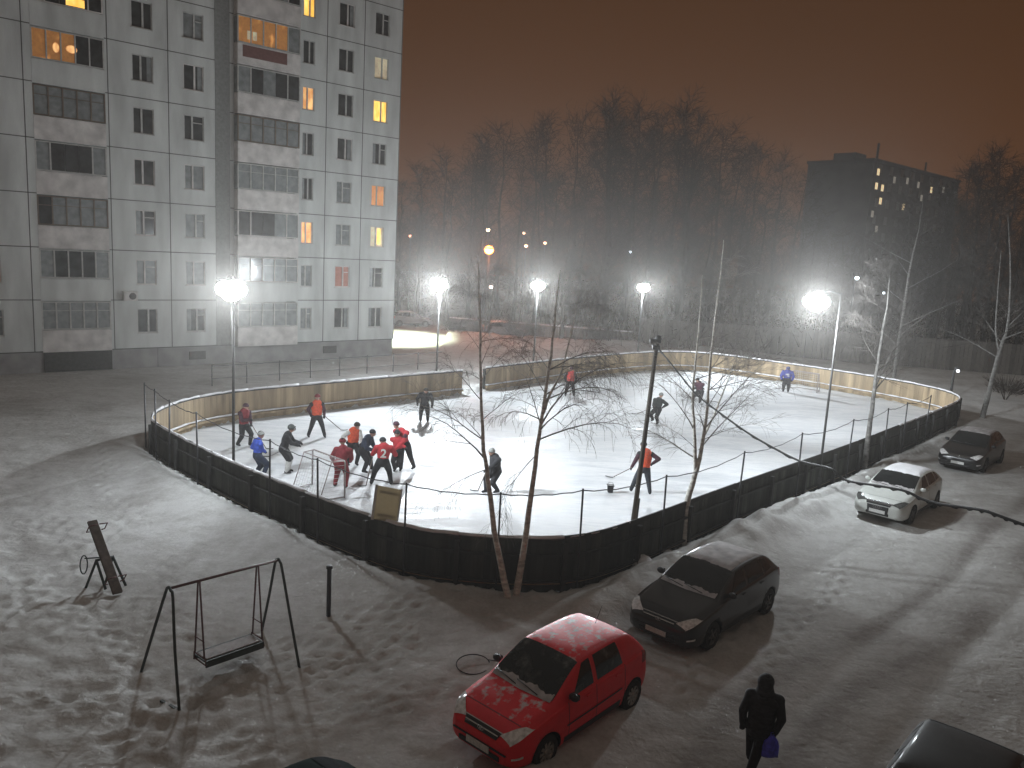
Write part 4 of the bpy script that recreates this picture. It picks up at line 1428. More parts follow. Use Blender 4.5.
    if helmet:
        mb = MB(); mb.ell(hd_ + V((0, 0, .045)) - fwd * .012, (.128, .128, .112), 14, 8)
        mb.box(hd_ + V((0, 0, .06)) + fwd * .11, (.05, .17, .02), rz=fa)
        mb.build('helmet', helmet, t)
        mb = MB()
        for q in range(5):
            a = hd_ + fwd * .125 + right * (q - 2) * .03
            mb.tube([a + V((0, 0, .04)), a + fwd * .01 - V((0, 0, .02)), a - V((0, 0, .075)) - fwd * .01], .004, 4)
        for z in (-.0, -.04): mb.tube([hd_ + fwd * .128 - right * .07 + V((0, 0, z)), hd_ + fwd * .14 + V((0, 0, z)), hd_ + fwd * .128 + right * .07 + V((0, 0, z))], .004, 4)
        mb.build('face_cage', metal_d, t)
    if bib:
        k = 1.12 * bulk
        Q = [(pel + up * .07, .165 * k, ch - up * .16, .185 * k, 0, sq), (ch - up * .2, .188 * k, ch - up * .03, .165 * k, 0, sq),
             (ch - tr * .12 - up * .02, .085 * k, ch + tr * .12 - up * .02, .085 * k, 0, None)]
        link('bib', blob(Q, voxel, [bib]), t)
    if skate:
        for key in ('lf', 'rf'):
            f = V(pose[key]); ff = V(pose.get('toe_' + key, tfw))
            MB().beam(f - ff * .1 + V((0, 0, .012)), f + ff * .18 + V((0, 0, .012)), .03, .006).build('skate_blade', chrome, t)
    if number:
        txt, nd = number       # digit on the back
        cu = bpy.data.curves.new('n', 'FONT'); cu.body = txt; cu.size = .40; cu.extrude = .004; cu.align_x = 'CENTER'; cu.align_y = 'CENTER'; cu.offset = .010
        to = bpy.data.objects.new('n', cu); COL.objects.link(to); bpy.context.view_layer.update()
        nm = bpy.data.meshes.new_from_object(to.evaluated_get(bpy.context.evaluated_depsgraph_get())); bpy.data.objects.remove(to)
        nm.materials.clear(); nm.materials.append(whitec)
        no = link('back_number', nm, t)
        c = pel.lerp(ch, .60) - tfw * .172 * bulk
        zz = up; yy = -tfw; yy = (yy - zz * yy.dot(zz)).normalized(); xx = zz.cross(yy) * 1.0
        Mx = Matrix((-xx if False else xx, zz, yy)).transposed().to_4x4()
        if Mx.to_3x3().determinant() < 0: Mx = Matrix((-xx, zz, yy)).transposed().to_4x4()
        Mx.translation = c
        # wrap the digit round the back
        inv = Mx
        for v in nm.vertices:
            v.co.z -= .9 * v.co.x ** 2
        no.matrix_local = Mx
    t['hands'] = 0
    del t['hands']
    return t


def stick(label, base, rz, hand1, tip, blade_dir, group='hockey sticks', col=None):
    """hand1 in the holder's frame; tip = photo pixel of the blade heel on the ice"""
    q = Matrix.Rotation(rz, 3, 'Z')
    h = V(base) + q @ V(hand1)
    g_ = G(*tip, .04)
    t = thing('hockey_stick', label, 'hockey stick', (g_.x, g_.y, .02), 0, group)
    h = h - V((g_.x, g_.y, .02))
    d = h.normalized()
    top_ = h + d * .18
    MB().beam(V((0, 0, .03)), top_, .028, .02).build('shaft', col or mat('stick_wood', (.12, .09, .07), .6), t)
    bd = V((blade_dir[0], blade_dir[1], 0)).normalized()
    mb = MB(); p = [V((0, 0, .03)), bd * .1 + V((0, 0, .025)), bd * .2 + V((0, .0, .03)), bd * .29 + V((0, 0, .045))]
    for a, b in zip(p, p[1:]): mb.beam(a, b, .014, .065, up=V((0, 0, 1)).cross(bd))
    mb.build('blade', mat('black_blade_tape', (.02, .02, .02), .8), t)


ICE = .03
PL = 'hockey players'


def pl(px, py):
    g_ = G(px, py, ICE); return (g_.x, g_.y, ICE)


def rzof(b): return -math.atan2(b[0], b[1])


D90 = math.pi / 2
# 1
b = pl(243.5, 446)
person('player in dark jacket and red bib standing farthest left by the lamp pole', b,
       dict(pel=(.02, 0, .88), chest=(.04, -.03, 1.38), head=(.10, -.05, 1.58), lh=(.28, -.25, .95), rh=(.22, -.2, 1.1), lf=(.24, 0, 0), rf=(-.22, .05, 0), face=R(-40), torso=R(-50)),
       dict(top=plum, legs=blk), bib=dred, hat=plum, group=PL)
stick('dark hockey stick held by the player farthest left', b, rzof(b), (.26, -.22, .98), (266, 448.5), (1, -.1))
# 2
b = pl(258, 478)
person('player in a blue jersey with a pale grey hat close behind the near left boards', b,
       dict(pel=(-.02, 0, .82), chest=(.0, .05, 1.28), head=(.10, .05, 1.50), lh=(.05, .35, .9), rh=(.22, .2, .88), lf=(-.15, 0, 0), rf=(.17, 0, 0), face=R(30), torso=R(20)),
       dict(top=blue, legs=navy, sleeves=blue), hat=greyc, group=PL, bulk=1.02)
# 3
b = pl(287, 472.5)
person('black clad skater in white socks bending forward beside the blue player', b,
       dict(pel=(-.12, 0, .90), chest=(.02, -.02, 1.38), head=(.14, -.03, 1.60), lh=(.42, .1, 1.05), rh=(.36, -.12, 1.02), lf=(.05, .12, 0), rf=(-.02, -.1, 0), face=R(-12), torso=R(-12)),
       dict(top=blk, legs=blk, shins=whitec, gloves=blk), helmet=cm('dark_helmet', (.08, .09, .09)), group=PL, skate=True, bulk=1.08)
stick('hockey stick pointing left from the black clad skater in white socks', b, rzof(b), (-.1, -.25, .9), (270, 456.5), (-1, -.3), col=mat('stick_grey', (.2, .2, .2), .6))
# 4
b = pl(316.5, 437)
person('player in an orange bib striding with legs wide apart by the far left boards', b,
       dict(pel=(0, 0, .92), chest=(.0, 0, 1.44), head=(.02, -.03, 1.70), lh=(.3, -.15, .95), rh=(-.25, -.15, 1.0), lf=(.33, -.05, 0), rf=(-.33, 0, 0), face=R(-70), torso=R(-80)),
       dict(top=blk, legs=blk, sleeves=plum), bib=orng, hat=dred, group=PL)
stick('hockey stick stretched out right by the wide striding orange player', b, rzof(b), (.3, -.18, .95), (341, 430), (1, .1))
# 5
b = pl(341, 487.5)
person('player in dark red jersey and red trousers leaning by the left goal', b,
       dict(pel=(-.02, 0, .90), chest=(.05, .12, 1.30), head=(.02, .2, 1.52), lh=(-.25, .3, .8), rh=(.3, .3, .85), lf=(-.2, .15, 0), rf=(.15, -.08, 0), face=R(80), torso=R(70)),
       dict(top=dred, legs=dred, sleeves=dred), group=PL, hat=dred, bulk=1.1)
# 6
b = pl(352, 465)
person('player in bright orange bib with pale sleeves in the scrum', b,
       dict(pel=(.02, 0, .86), chest=(.04, -.06, 1.30), head=(.16, -.08, 1.50), lh=(.3, -.3, .9), rh=(-.22, -.22, .95), lf=(.16, 0, 0), rf=(-.16, 0, 0), face=R(-50), torso=R(-70)),
       dict(top=whitec, legs=blk, sleeves=whitec), bib=orng, hat=cm('brown', (.05, .03, .025)), group=PL)
# 7
b = pl(364.5, 472.5)
person('player in navy leaning to the right in the scrum, behind the number 2 jersey', b,
       dict(pel=(-.06, 0, .86), chest=(.10, 0, 1.28), head=(.26, -.03, 1.46), lh=(.38, -.2, .85), rh=(.3, -.3, .9), lf=(.25, .35, 0), rf=(-.03, -.03, 0), face=R(-20), torso=R(-25)),
       dict(top=navy, legs=blk, sleeves=navy), hat=blk, group=PL, bulk=1.1)
# 8
b = pl(381.5, 484.5)
person('player seen from behind in a red jersey with a white 2 on the back', b,
       dict(pel=(.02, 0, .84), chest=(.05, .06, 1.32), head=(.0, .12, 1.50), lh=(-.3, .4, 1.0), rh=(.42, .35, 1.05), lf=(-.34, 0, 0), rf=(.32, 0, 0), face=R(92), torso=R(90)),
       dict(top=redc, legs=blk, sleeves=redc), hat=blk, group=PL, number=('2', 1), bulk=1.12)
stick('hockey stick lying low left of the player numbered 2', b, rzof(b), (-.3, .4, 1.0), (366, 486), (-1, 0))
# 9
b = pl(404, 470)
person('tall player in black over red leaning left at the right side of the scrum', b,
       dict(pel=(.0, 0, .98), chest=(-.16, 0, 1.46), head=(-.34, -.03, 1.68), lh=(-.3, -.25, .95), rh=(-.1, -.3, .95), lf=(.38, -.02, 0), rf=(-.25, .1, 0), face=R(-140), torso=R(-120)),
       dict(top=redc, legs=blk, sleeves=plum), hat=plum, group=PL, bulk=1.08)
# 10
b = pl(398, 471)
person('player in red jersey squeezed between number 2 and the tall leaning one', b,
       dict(pel=(.0, 0, .80), chest=(-.03, -.06, 1.22), head=(-.08, -.1, 1.42), lh=(-.2, -.35, .85), rh=(.25, -.25, .95), lf=(.1, .1, 0), rf=(-.12, 0, 0), face=R(-110), torso=R(-100)),
       dict(top=redc, legs=blk, sleeves=redc), hat=blk, group=PL)
# 11
b = pl(424, 421.5)
person('black clad player with bowed head and arms out near the gap in the far boards', b,
       dict(pel=(0, 0, .86), chest=(.02, -.03, 1.34), head=(.04, -.12, 1.48), lh=(.35, -.1, .82), rh=(-.33, -.1, .88), lf=(.17, 0, 0), rf=(-.17, 0, 0), face=R(-90), torso=R(-90)),
       dict(top=blk, legs=blk), hat=cm('brown2', (.05, .04, .03)), group=PL, bulk=1.05)
stick('hockey stick reaching right from the player near the gap in the boards', b, rzof(b), (.34, -.12, .85), (448, 411), (1, .2))
# 12
b = pl(494, 493)
person('player in black with a grey hat half hidden by the leaning birch trunk', b,
       dict(pel=(.05, 0, .82), chest=(-.02, 0, 1.26), head=(-.16, -.02, 1.42), lh=(-.3, -.2, .85), rh=(-.15, -.3, .8), lf=(.12, .05, 0), rf=(-.28, .0, 0), face=R(-150), torso=R(-150)),
       dict(top=blk, legs=blk), hat=greyc, group=PL, bulk=1.05)
stick('hockey stick in front of the player half hidden by the birch trunk', b, rzof(b), (-.28, -.2, .85), (478, 491), (-1, .1))
# 13
b = pl(569.5, 396)
person('player in an orange pink bib standing alone by the far boards', b,
       dict(pel=(0, 0, .86), chest=(.0, 0, 1.36), head=(.01, -.03, 1.58), lh=(.28, -.1, .85), rh=(-.27, -.12, .9), lf=(.25, 0, 0), rf=(-.24, 0, 0), face=R(-90), torso=R(-90)),
       dict(top=blk, legs=blk), bib=pink, hat=plum, group=PL)
stick('hockey stick of the lone player by the far boards', b, rzof(b), (.28, -.1, .85), (588, 391), (1, 0))
# 14
b = pl(656.5, 424)
person('black clad player gliding left right of the leaning pole', b,
       dict(pel=(.0, 0, .80), chest=(.02, 0, 1.24), head=(.10, 0, 1.46), lh=(.28, -.2, .95), rh=(-.2, -.25, .9), lf=(.05, 0, 0), rf=(-.2, .1, .12), face=R(-120), torso=R(-120)),
       dict(top=cm('charcoal', (.035, .04, .04)), legs=blk), hat=greyc, group=PL, bulk=1.05)
stick('hockey stick with its blade resting on the ice left of the leaning pole', b, rzof(b), (-.2, -.25, .9), (637, 414), (-1, .2))
# 15
b = pl(697, 403)
person('dark crouching player partly hidden behind the branches of the right birch', b,
       dict(pel=(.1, 0, .72), chest=(-.02, 0, 1.14), head=(-.1, -.05, 1.34), lh=(-.35, -.2, .8), rh=(.42, -.2, .85), lf=(.15, .05, 0), rf=(-.3, -.05, 0), face=R(-110), torso=R(-100)),
       dict(top=plum, legs=blk, sleeves=blk), hat=blk, group=PL, bulk=1.15)
# 16
b = pl(641, 493)
person('player in an orange bib stepping behind the leaning pole, nearest on the right', b,
       dict(pel=(.04, 0, .93), chest=(.05, 0, 1.46), head=(-.05, .0, 1.72), lh=(-.42, -.05, .86), rh=(.33, -.12, 1.15), lf=(-.36, .0, 0), rf=(.30, -.05, 0), face=R(110), torso=R(100)),
       dict(top=blk, legs=cm('dark_slate', (.03, .035, .045)), sleeves=plum), bib=orng, hat=blk, group=PL)
stick('hockey stick held low to the left by the nearest orange player', b, rzof(b), (-.44, -.05, .86), (613, 477.5), (-1, .35))
# 17
b = pl(785.5, 392)
person('goalie in a violet blue jersey standing at the far goal', b,
       dict(pel=(0, 0, .84), chest=(.0, 0, 1.34), head=(.0, -.03, 1.54), lh=(.32, -.1, .85), rh=(-.32, -.1, .85), lf=(.15, 0, 0), rf=(-.15, 0, 0), face=R(-90), torso=R(-90)),
       dict(top=violet, legs=blk, sleeves=violet), helmet=cm('blue_helmet', (.08, .09, .2)), group=PL, bulk=1.25, skate=True)
gl = [o for o in bpy.data.objects if o.name.startswith('person')][-1]
MB().box((0, -.235, 1.2), (.22, .012, .07)).box((0.05, -.235, 1.1), (.14, .012, .06)).build('chest_mark', whitec, [o for o in bpy.data.objects if o.get('label', '').startswith('goalie')][0])
# pedestrian
b = G(748, 772)
ped = person('person in a long dark hooded coat walking along the snowy road', (b.x, b.y, 0),
             dict(pel=(.10, 0, .90), chest=(.13, .0, 1.40), head=(.12, .02, 1.62), lh=(-.17, .02, .84), rh=(.34, -.05, .84), lf=(.0, .30, 0.04), rf=(.02, -.18, 0), face=R(95), torso=R(90)),
             dict(top=blk, legs=blk, gloves=blk, hair=blk), voxel=.013, bulk=1.0)
Q = [((.10, 0, .80), .20, (.12, 0, 1.2), .235, 0, (V((1, 0, 0)), 1, .8)), ((-.01, 0, 1.30), .14, (.25, 0, 1.30), .14, 0, None), ((.12, 0, 1.36), .17, (.12, .02, 1.48), .12, 0, None)]
coatm = mat('dark_padded_coat', (.022, .022, .026), .8, var=.5, scale=9, bump=1., bscale=7, stretch=(1, 1, 2.2))
link('coat', blob(Q, .02, [coatm]), ped)
Q = [((.11, .03, 1.60), .128, (.12, .0, 1.64), .13, 0, None), ((.12, 0, 1.46), .15, (.12, 0, 1.54), .125, 0, None)]
link('hood', blob(Q, .015, [coatm]), ped)
bagm = mat('blue_plastic_bag', (.10, .10, .75), .35, var=.5, scale=10, bump=.8, bscale=12)
hx = V((b.x, b.y, 0)) + Matrix.Rotation(rzof(b), 3, 'Z') @ V((.30, -.10, .78))
bg = thing('plastic_bag', 'crumpled blue plastic bag carried by the walking person', 'bag', tuple(hx))
mb = MB(); n = 18; vs = []; rb_ = random.Random(3)
rows_ = [(-.36, .04, .015), (-.355, .12, .03), (-.30, .13, .05), (-.18, .125, .045), (-.08, .105, .03), (-.03, .07, .02), (.03, .02, .012)]
for (z, a_, c_) in rows_:
    for k in range(n):
        q = 2 * math.pi * k / n; j = 1 + rb_.uniform(-.22, .22)
        vs.append((a_ * math.cos(q) * j, c_ * math.sin(q) * j, z + rb_.uniform(-.008, .008)))
mb.add(vs, [(i * n + k, i * n + (k + 1) % n, (i + 1) * n + (k + 1) % n, (i + 1) * n + k) for i in range(len(rows_) - 1) for k in range(n)] + [tuple(range(n))[::-1]], 0, True)
mb.build('bag_body', bagm, bg)
MB().tube([(-.03, 0, -.02), (-.02, 0, .07), (.02, 0, .07), (.03, 0, -.02)], .006, 5).build('handle', bagm, bg)

# ================================================================== TREES
bark_b = mat('birch_bark', (.62, .60, .55), .8, var=.45, scale=5, stretch=(1, 1, 2.5), bump=.4)
bark_b2 = mat('pale_birch_bark', (.13, .125, .117), .8, var=.5, scale=4, stretch=(1, 1, 2.5), bump=.4)
twig_m = mat('birch_twigs', (.17, .15, .135), .85)
bark_d = mat('dark_bark', (.035, .026, .019), .9, var=.3)
twig_d = mat('dark_twigs', (.032, .023, .016), .9)


def branch(mbl, mbt, p, d, L, r, depth, rg, droop, nseg=6, spread=.55):
    pts = [p.copy()]; rad = [r]
    for i in range(nseg):
        d = (d + V((rg.uniform(-.09, .09), rg.uniform(-.09, .09), rg.uniform(-.07, .07) - droop * (i / nseg)))).normalized()
        p = p + d * (L / nseg); pts.append(p.copy()); rad.append(max(r * (1 - .82 * (i + 1) / nseg), .0028))
    (mbt if depth > 0 and r < .03 else mbl).tube(pts, rad, 3 if r < .02 else 5, cap=False)
    if depth >= 3 or L < .22: return
    nch = {0: 8, 1: 9, 2: 7}[depth]
    for k in range(nch):
        q = .22 + .75 * (k + rg.random() * .8) / nch
        i = min(int(q * nseg), nseg - 1); pp = pts[i].lerp(pts[i + 1], q * nseg - i)
        dd = (pts[i + 1] - pts[i]).normalized()
        side = V((rg.uniform(-1, 1), rg.uniform(-1, 1), rg.uniform(-.3, .5)))
        side = (side - dd * side.dot(dd)).normalized()
        nd = (dd * (1 - spread * .6) + side * spread).normalized()
        branch(mbl, mbt, pp, nd, L * rg.uniform(.38, .66) * (1.1 - .4 * q), max(rad[i] * .5, .003), depth + 1, rg, droop * 1.3, nseg, spread)


twig_p = mat('grey_twigs', (.055, .048, .043), .9)


def birch(label, trunks, branches, base, seed, bark=bark_b, auto=0, droop=.35, group=None, amin=.4, alen=2.2):
    """trunks: lists of (point, radius) in world space; branches: (start, direction, length, radius)"""
    base = V(base)
    t = thing('birch_tree', label, 'tree', tuple(base), 0, group)
    rg = random.Random(seed)
    ml, mt = MB(), MB()
    for tr in trunks:
        pts = cr([V(p) - base for p, r in tr], 4)
        rr = [r for p, r in tr]; n = len(tr) - 1
        rad = []
        for i in range(len(pts)):
            u = i / 4; k = min(int(u), n - 1); rad.append(rr[k] + (rr[k + 1] - rr[k]) * (u - k))
        pts = [p + V((rg.uniform(-1, 1), rg.uniform(-1, 1), 0)) * .012 for p in pts]
        ml.tube(pts, rad, 9)
        for k in range(auto):
            q = amin + (1 - amin) * (k + rg.random()) / auto
            i = min(int(q * (len(pts) - 1)), len(pts) - 2); p = pts[i]
            a = rg.uniform(0, 2 * math.pi)
            d = V((math.cos(a), math.sin(a), rg.uniform(.25, .8))).normalized()
            branch(ml, mt, p, d, alen * rg.uniform(.6, 1.15) * (1.25 - .55 * q), max(rad[i] * .45, .008), 1, rg, droop)
    for (s, d, L, r) in branches:
        branch(ml, mt, V(s) - base, V(d).normalized(), L, r, 1, rg, droop)
    ml.build('trunk', bark, t)
    mt.build('crown', twig_p if bark is bark_b2 else twig_m, t)
    return t


def px2(lst, Y):
    return [(AY(x, y, Y), r) for x, y, r in lst]


Ya = 17.7
A = px2([(510, 606, .09), (497, 545, .068), (488, 480, .054), (483, 440, .042), (481, 380, .030), (480, 330, .026), (479, 290, .016), (478, 255, .005)], Ya)
brA = []
for (x0, y0, x1, y1, dy, r) in [(484, 458, 440, 415, -.3, .022), (483, 440, 425, 400, .4, .018), (481, 400, 450, 372, -.5, .014), (481, 380, 510, 350, .3, .012), (485, 470, 440, 492, -.2, .013),
                                (480, 350, 455, 325, .2, .01), (480, 340, 505, 320, -.2, .01), (480, 310, 462, 285, .1, .008), (482, 420, 520, 395, .5, .012), (483, 440, 458, 408, .8, .014)]:
    a, b_ = AY(x0, y0, Ya), AY(x1, y1, Ya + dy)
    brA.append((a, b_ - a + V((0, 0, .15)), (b_ - a).length * 1.25, r))
birch('leaning birch with thin bare drooping branches, left one of the pair at the near boards', [A], brA, AY(510, 606, Ya), 21, auto=6, droop=.22, amin=.5, alen=1.3, group='birches around the rink')
B = px2([(515, 607, .095), (524, 545, .074), (533, 480, .058), (541, 420, .042), (549, 370, .036), (556, 310, .02), (560, 270, .006)], Ya + .15)
B2 = px2([(541, 420, .04), (550, 395, .03), (562, 370, .022), (572, 330, .014), (580, 290, .007)], Ya + .15)
brB = []
for (x0, y0, x1, y1, dy, r) in [(541, 425, 600, 345, .3, .024), (541, 425, 515, 375, -.4, .018), (546, 395, 500, 330, .3, .013), (538, 440, 620, 425, -.4, .022), (545, 400, 620, 375, .8, .02),
                                (549, 370, 600, 350, -.6, .016), (549, 370, 515, 340, .4, .012), (553, 330, 590, 305, .2, .01), (553, 330, 530, 300, .2, .01), (540, 430, 590, 395, -1.0, .02),
                                (536, 455, 495, 500, .3, .012), (560, 375, 610, 360, .9, .014)]:
    a, b_ = AY(x0, y0, Ya + .15), AY(x1, y1, Ya + .15 + dy)
    brB.append((a, b_ - a + V((0, 0, .25)), (b_ - a).length * 1.2, r))
birch('upright birch with many fine drooping twigs, right one of the pair at the near boards', [B, B2], brB, AY(515, 607, Ya + .15), 22, auto=6, droop=.36, amin=.5, alen=1.4, group='birches around the rink')
Yc = 21.9
C1 = px2([(683, 552, .115), (686, 510, .09), (694, 478, .075), (699, 460, .06), (706, 420, .045), (709, 380, .036), (714, 330, .028), (719, 285, .02), (724, 240, .007)], Yc)
C2 = px2([(696, 470, .06), (694, 430, .045), (693, 390, .035), (697, 350, .025), (700, 310, .016), (702, 275, .008)], Yc)
C3 = px2([(702, 440, .04), (714, 415, .03), (724, 390, .02), (733, 365, .01)], Yc + .4)
brC = []
for (x0, y0, x1, y1, dy, r) in [(694, 430, 660, 385, -.3, .02), (699, 450, 750, 395, .6, .022), (704, 430, 760, 365, -.5, .02), (693, 400, 655, 365, .5, .016), (706, 410, 745, 350, .7, .016), (708, 390, 770, 380, -.5, .014),
                                (693, 385, 665, 350, -.3, .013), (710, 370, 740, 330, .3, .012), (695, 360, 675, 335, .2, .01), (714, 340, 735, 310, -.2, .009), (697, 450, 665, 425, -.6, .012), (702, 440, 755, 430, .3, .014)]:
    a, b_ = AY(x0, y0, Yc), AY(x1, y1, Yc + dy)
    brC.append((a, b_ - a + V((0, 0, .25)), (b_ - a).length * 1.15, r))
birch('forked bushy birch outside the near right boards behind the black car', [C1, C2, C3], brC, AY(683, 552, Yc), 23, auto=7, droop=.1, amin=.4, alen=1.7, group='birches around the rink')
Dd = px2([(864, 478, .115), (868, 440, .10), (873, 400, .08), (878, 363, .06), (883, 330, .05), (887, 306, .03), (890, 275, .01)], 31.5)
birch('pale birch trunk between the right boards and the white car', [Dd], [], AY(864, 478, 31.5), 24, bark_b2, auto=16, droop=.0, amin=.35, alen=2.3, group='birches around the rink')
Ee = px2([(893, 384, .16), (897, 355, .14), (903, 315, .11), (911, 263, .07), (919, 229, .03), (923, 200, .01)], 60)
birch('tall pale birch standing beyond the far right boards', [Ee], [], AY(893, 384, 60), 25, bark_b2, auto=18, droop=.0, amin=.2, alen=4.5, group='birches around the rink')
Ff = px2([(981, 425, .16), (990, 388, .13), (1000, 349, .1), (1007, 330, .075), (1010, 300, .05), (1010, 260, .03), (1008, 215, .01)], 46)
F2 = px2([(999, 352, .06), (996, 330, .045), (998, 290, .03), (1001, 250, .01)], 46)
F3 = px2([(1007, 328, .05), (1022, 313, .03), (1045, 295, .01)], 46)
birch('forked birch leaning right behind the farthest dark car', [Ff, F2, F3], [], AY(981, 425, 46), 26, bark_b2, auto=11, droop=.0, amin=.3, alen=3.2, group='birches around the rink')

# the wood beyond the rink
protos = []
for s in range(5):
    rg = random.Random(100 + s)
    ml, mt = MB(), MB()
    Ht = 17.
    pts = [V((0, 0, -.3))]; p = V((0, 0, 0))
    for i in range(9):
        p = p + V((rg.uniform(-.25, .25), rg.uniform(-.25, .25), Ht / 9)); pts.append(p.copy())
    rad = [.26 * (1 - .93 * i / 9) for i in range(10)]
    ml.tube(pts, rad, 6)
    nb_ = 34
    for k in range(nb_):
        q = .16 + .82 * (k + rg.random()) / nb_
        i = min(int(q * 9), 8); pp = pts[i].lerp(pts[i + 1], q * 9 - i)
        a = rg.uniform(0, 2 * math.pi)
        L = (1.4 + 4.2 * math.sin(math.pi * min(1, .22 + .8 * q)) ** .8) * rg.uniform(.6, 1.1)
        d = V((math.cos(a), math.sin(a), rg.uniform(.5, 1.3))).normalized()
        r = .07 * (1.1 - q)
        # limb with two orders of twigs
        P_ = [pp]; dd = d
        for j in range(5):
            dd = (dd + V((rg.uniform(-.2, .2), rg.uniform(-.2, .2), rg.uniform(-.05, .2)))).normalized()
            P_.append(P_[-1] + dd * L / 5)
        ml.tube(P_, [max(r * (1 - .16 * j), .018) for j in range(6)], 3, cap=False)
        for j in range(11):
            u = rg.uniform(.15, 1.) * 5; i2 = min(int(u), 4); c = P_[i2].lerp(P_[i2 + 1], u - i2)
            e = V((rg.uniform(-1, 1), rg.uniform(-1, 1), rg.uniform(-.2, 1.1))).normalized(); l2 = rg.uniform(.6, 1.7)
            m_ = c + e * l2 * .5 + V((rg.uniform(-.1, .1), rg.uniform(-.1, .1), .05)); en = c + e * l2
            mt.tube([c, m_, en], [.02, .014, .008], 3, cap=False)
            for w in range(4):
                c2 = c.lerp(en, rg.uniform(.3, 1)); e2 = (e + V((rg.uniform(-1, 1), rg.uniform(-1, 1), rg.uniform(-.6, .8)))).normalized()
                mt.tube([c2, c2 + e2 * rg.uniform(.35, .9)], [.012, .006], 3, cap=False)
    protos.append((ml.mesh('trunk', bark_d), mt.mesh('crown', twig_d)))

wood = []
rw_ = random.Random(77)
# (photo column, treetop row, distance)
sil = [(395, 195), (412, 185), (430, 170), (450, 158), (470, 150), (492, 140), (515, 135), (538, 128), (560, 130), (582, 122), (605, 112), (625, 108), (645, 112), (665, 118), (688, 108), (705, 118), (722, 135),
       (742, 150), (760, 152), (778, 160), (800, 175), (822, 215), (845, 230), (870, 235), (900, 225), (925, 208), (945, 190), (965, 172), (985, 160), (1005, 158), (1024, 170), (1050, 170), (1080, 175), (1115, 180)]
for i, (x, y) in enumerate(sil):
    for row, (Yd, dyp) in enumerate(((rw_.uniform(92, 104), 0), (rw_.uniform(80, 88), rw_.uniform(18, 50)), (rw_.uniform(72, 78), rw_.uniform(60, 95)))):
        if row == 2 and (i % 2): continue
        if row == 2 and 395 <= x < 560: continue
        xx = x + rw_.uniform(-9, 9)
        t_ = AY(xx, min(y + dyp, 262), Yd)
        wood.append((t_.x, Yd, max(t_.z, 5)))
for (x, y, h) in wood:
    k = rw_.randrange(5)
    t = thing('bare_tree', 'bare dark leafless tree in the wood beyond the rink', 'tree', (x, y, 0), rw_.uniform(0, 6.28), 'bare trees of the wood beyond the rink')
    sc_ = h / 17.
    ws = sc_ ** .6 * rw_.uniform(.9, 1.15)
    t.scale = (ws, ws, sc_)
    link('trunk', protos[k][0], t); link('crown', protos[k][1], t)
# undergrowth as one mass
mb = MB(); rg = random.Random(3)
for k in range(26000):
    x = rg.uniform(-22, 130); y = rg.uniform(88, 150) 
    if k % 5 == 0: x = rg.uniform(5, 75); y = rg.uniform(70, 90)
    z = rg.uniform(0, 1) ** 1.1 * (11 if y > 100 else (8 if y > 88 else 3.2))
    e = V((rg.uniform(-1, 1), rg.uniform(-1, 1), rg.uniform(-.2, 2))).normalized() * rg.uniform(.8, 2.6)
    p = V((x, y, z)); s_ = V((rg.uniform(-1, 1), rg.uniform(-.3, .3), rg.uniform(-.4, .4))).normalized() * rg.uniform(.02, .07)
    mb.add([p - s_, p + s_, p + e], [(0, 1, 2)])
th_ = mb.build('thicket', twig_d)
tag(th_, 'dark tangle of bare brushwood filling the wood beyond the rink', 'brushwood', kind='stuff')

# ================================================================== BEYOND THE RINK
# far dark block of flats
fb = thing('distant_block', 'distant dark block of flats with a few lit windows beyond the wood', 'building', (59., 140, 0), R(41.8))
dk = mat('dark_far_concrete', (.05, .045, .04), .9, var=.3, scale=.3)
hb_ = AY(872, 161, 140).z
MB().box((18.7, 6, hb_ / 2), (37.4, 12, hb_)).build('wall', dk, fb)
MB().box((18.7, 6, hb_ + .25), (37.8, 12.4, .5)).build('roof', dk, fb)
MB().box((3.2, 6, hb_ + 1.1), (4, 4, 1.4)).build('lift_house', dk, fb)
MB().box((19, 6, hb_ + 1.0), (4, 4, 1.2)).build('lift_house', dk, fb)
MB().tube([(7.2, 3, hb_), (7.2, 3, hb_ + 4)], .22, 5).build('roof_pipe', dk, fb)
MB().tube([(28, 3, hb_), (28, 3, hb_ + 3)], .2, 5).build('roof_pipe', dk, fb)
farlit = mat('far_lit_window', (.7, .6, .4), .5, emit=(1., .75, .42), estr=.75)
fardim = mat('far_dim_window', (.3, .3, .28), .5, emit=(.55, .5, .42), estr=.28)
fardark = mat('far_dark_window', (.03, .03, .03), .3)
lits = {(878, 172): farlit, (876, 186): farlit, (882, 188): farlit, (880, 201): farlit, (903, 207): farlit, (907, 181): fardim, (918, 185): fardim, (931, 190): farlit, (872, 214): fardim, (876, 229): fardim, (894, 180): fardim, (921, 198): fardim, (955, 194): fardim, (943, 190): fardim}
for (x, y), m in lits.items():
    for bd in (fb, ):
        q = Matrix.Rotation(-bd.rotation_euler.z, 3, 'Z')
        # meet the facade plane of that building
        d = Fv * FPX + rv * (x - 512) + uv * (384 - y)
        o_ = q @ (V((0, 0, CAM_H)) - V(bd.location)); dl = q @ d
        k = (-.05 - o_.y) / dl.y
        p = o_ + dl * k
        f = MB().box((p.x, -.06, p.z), (1.1, .1, 1.3)).build('window', dk, bd)
        MB().box((p.x, -.12, p.z), (.9, .04, 1.1)).build('pane', m, f)
for k in range(8):
    for j in range(9):
        f = MB().box((2.5 + k * 4.3, -.02, 2.6 + j * 2.85), (1.3, .06, 1.4)).build('window', fardark, fb)

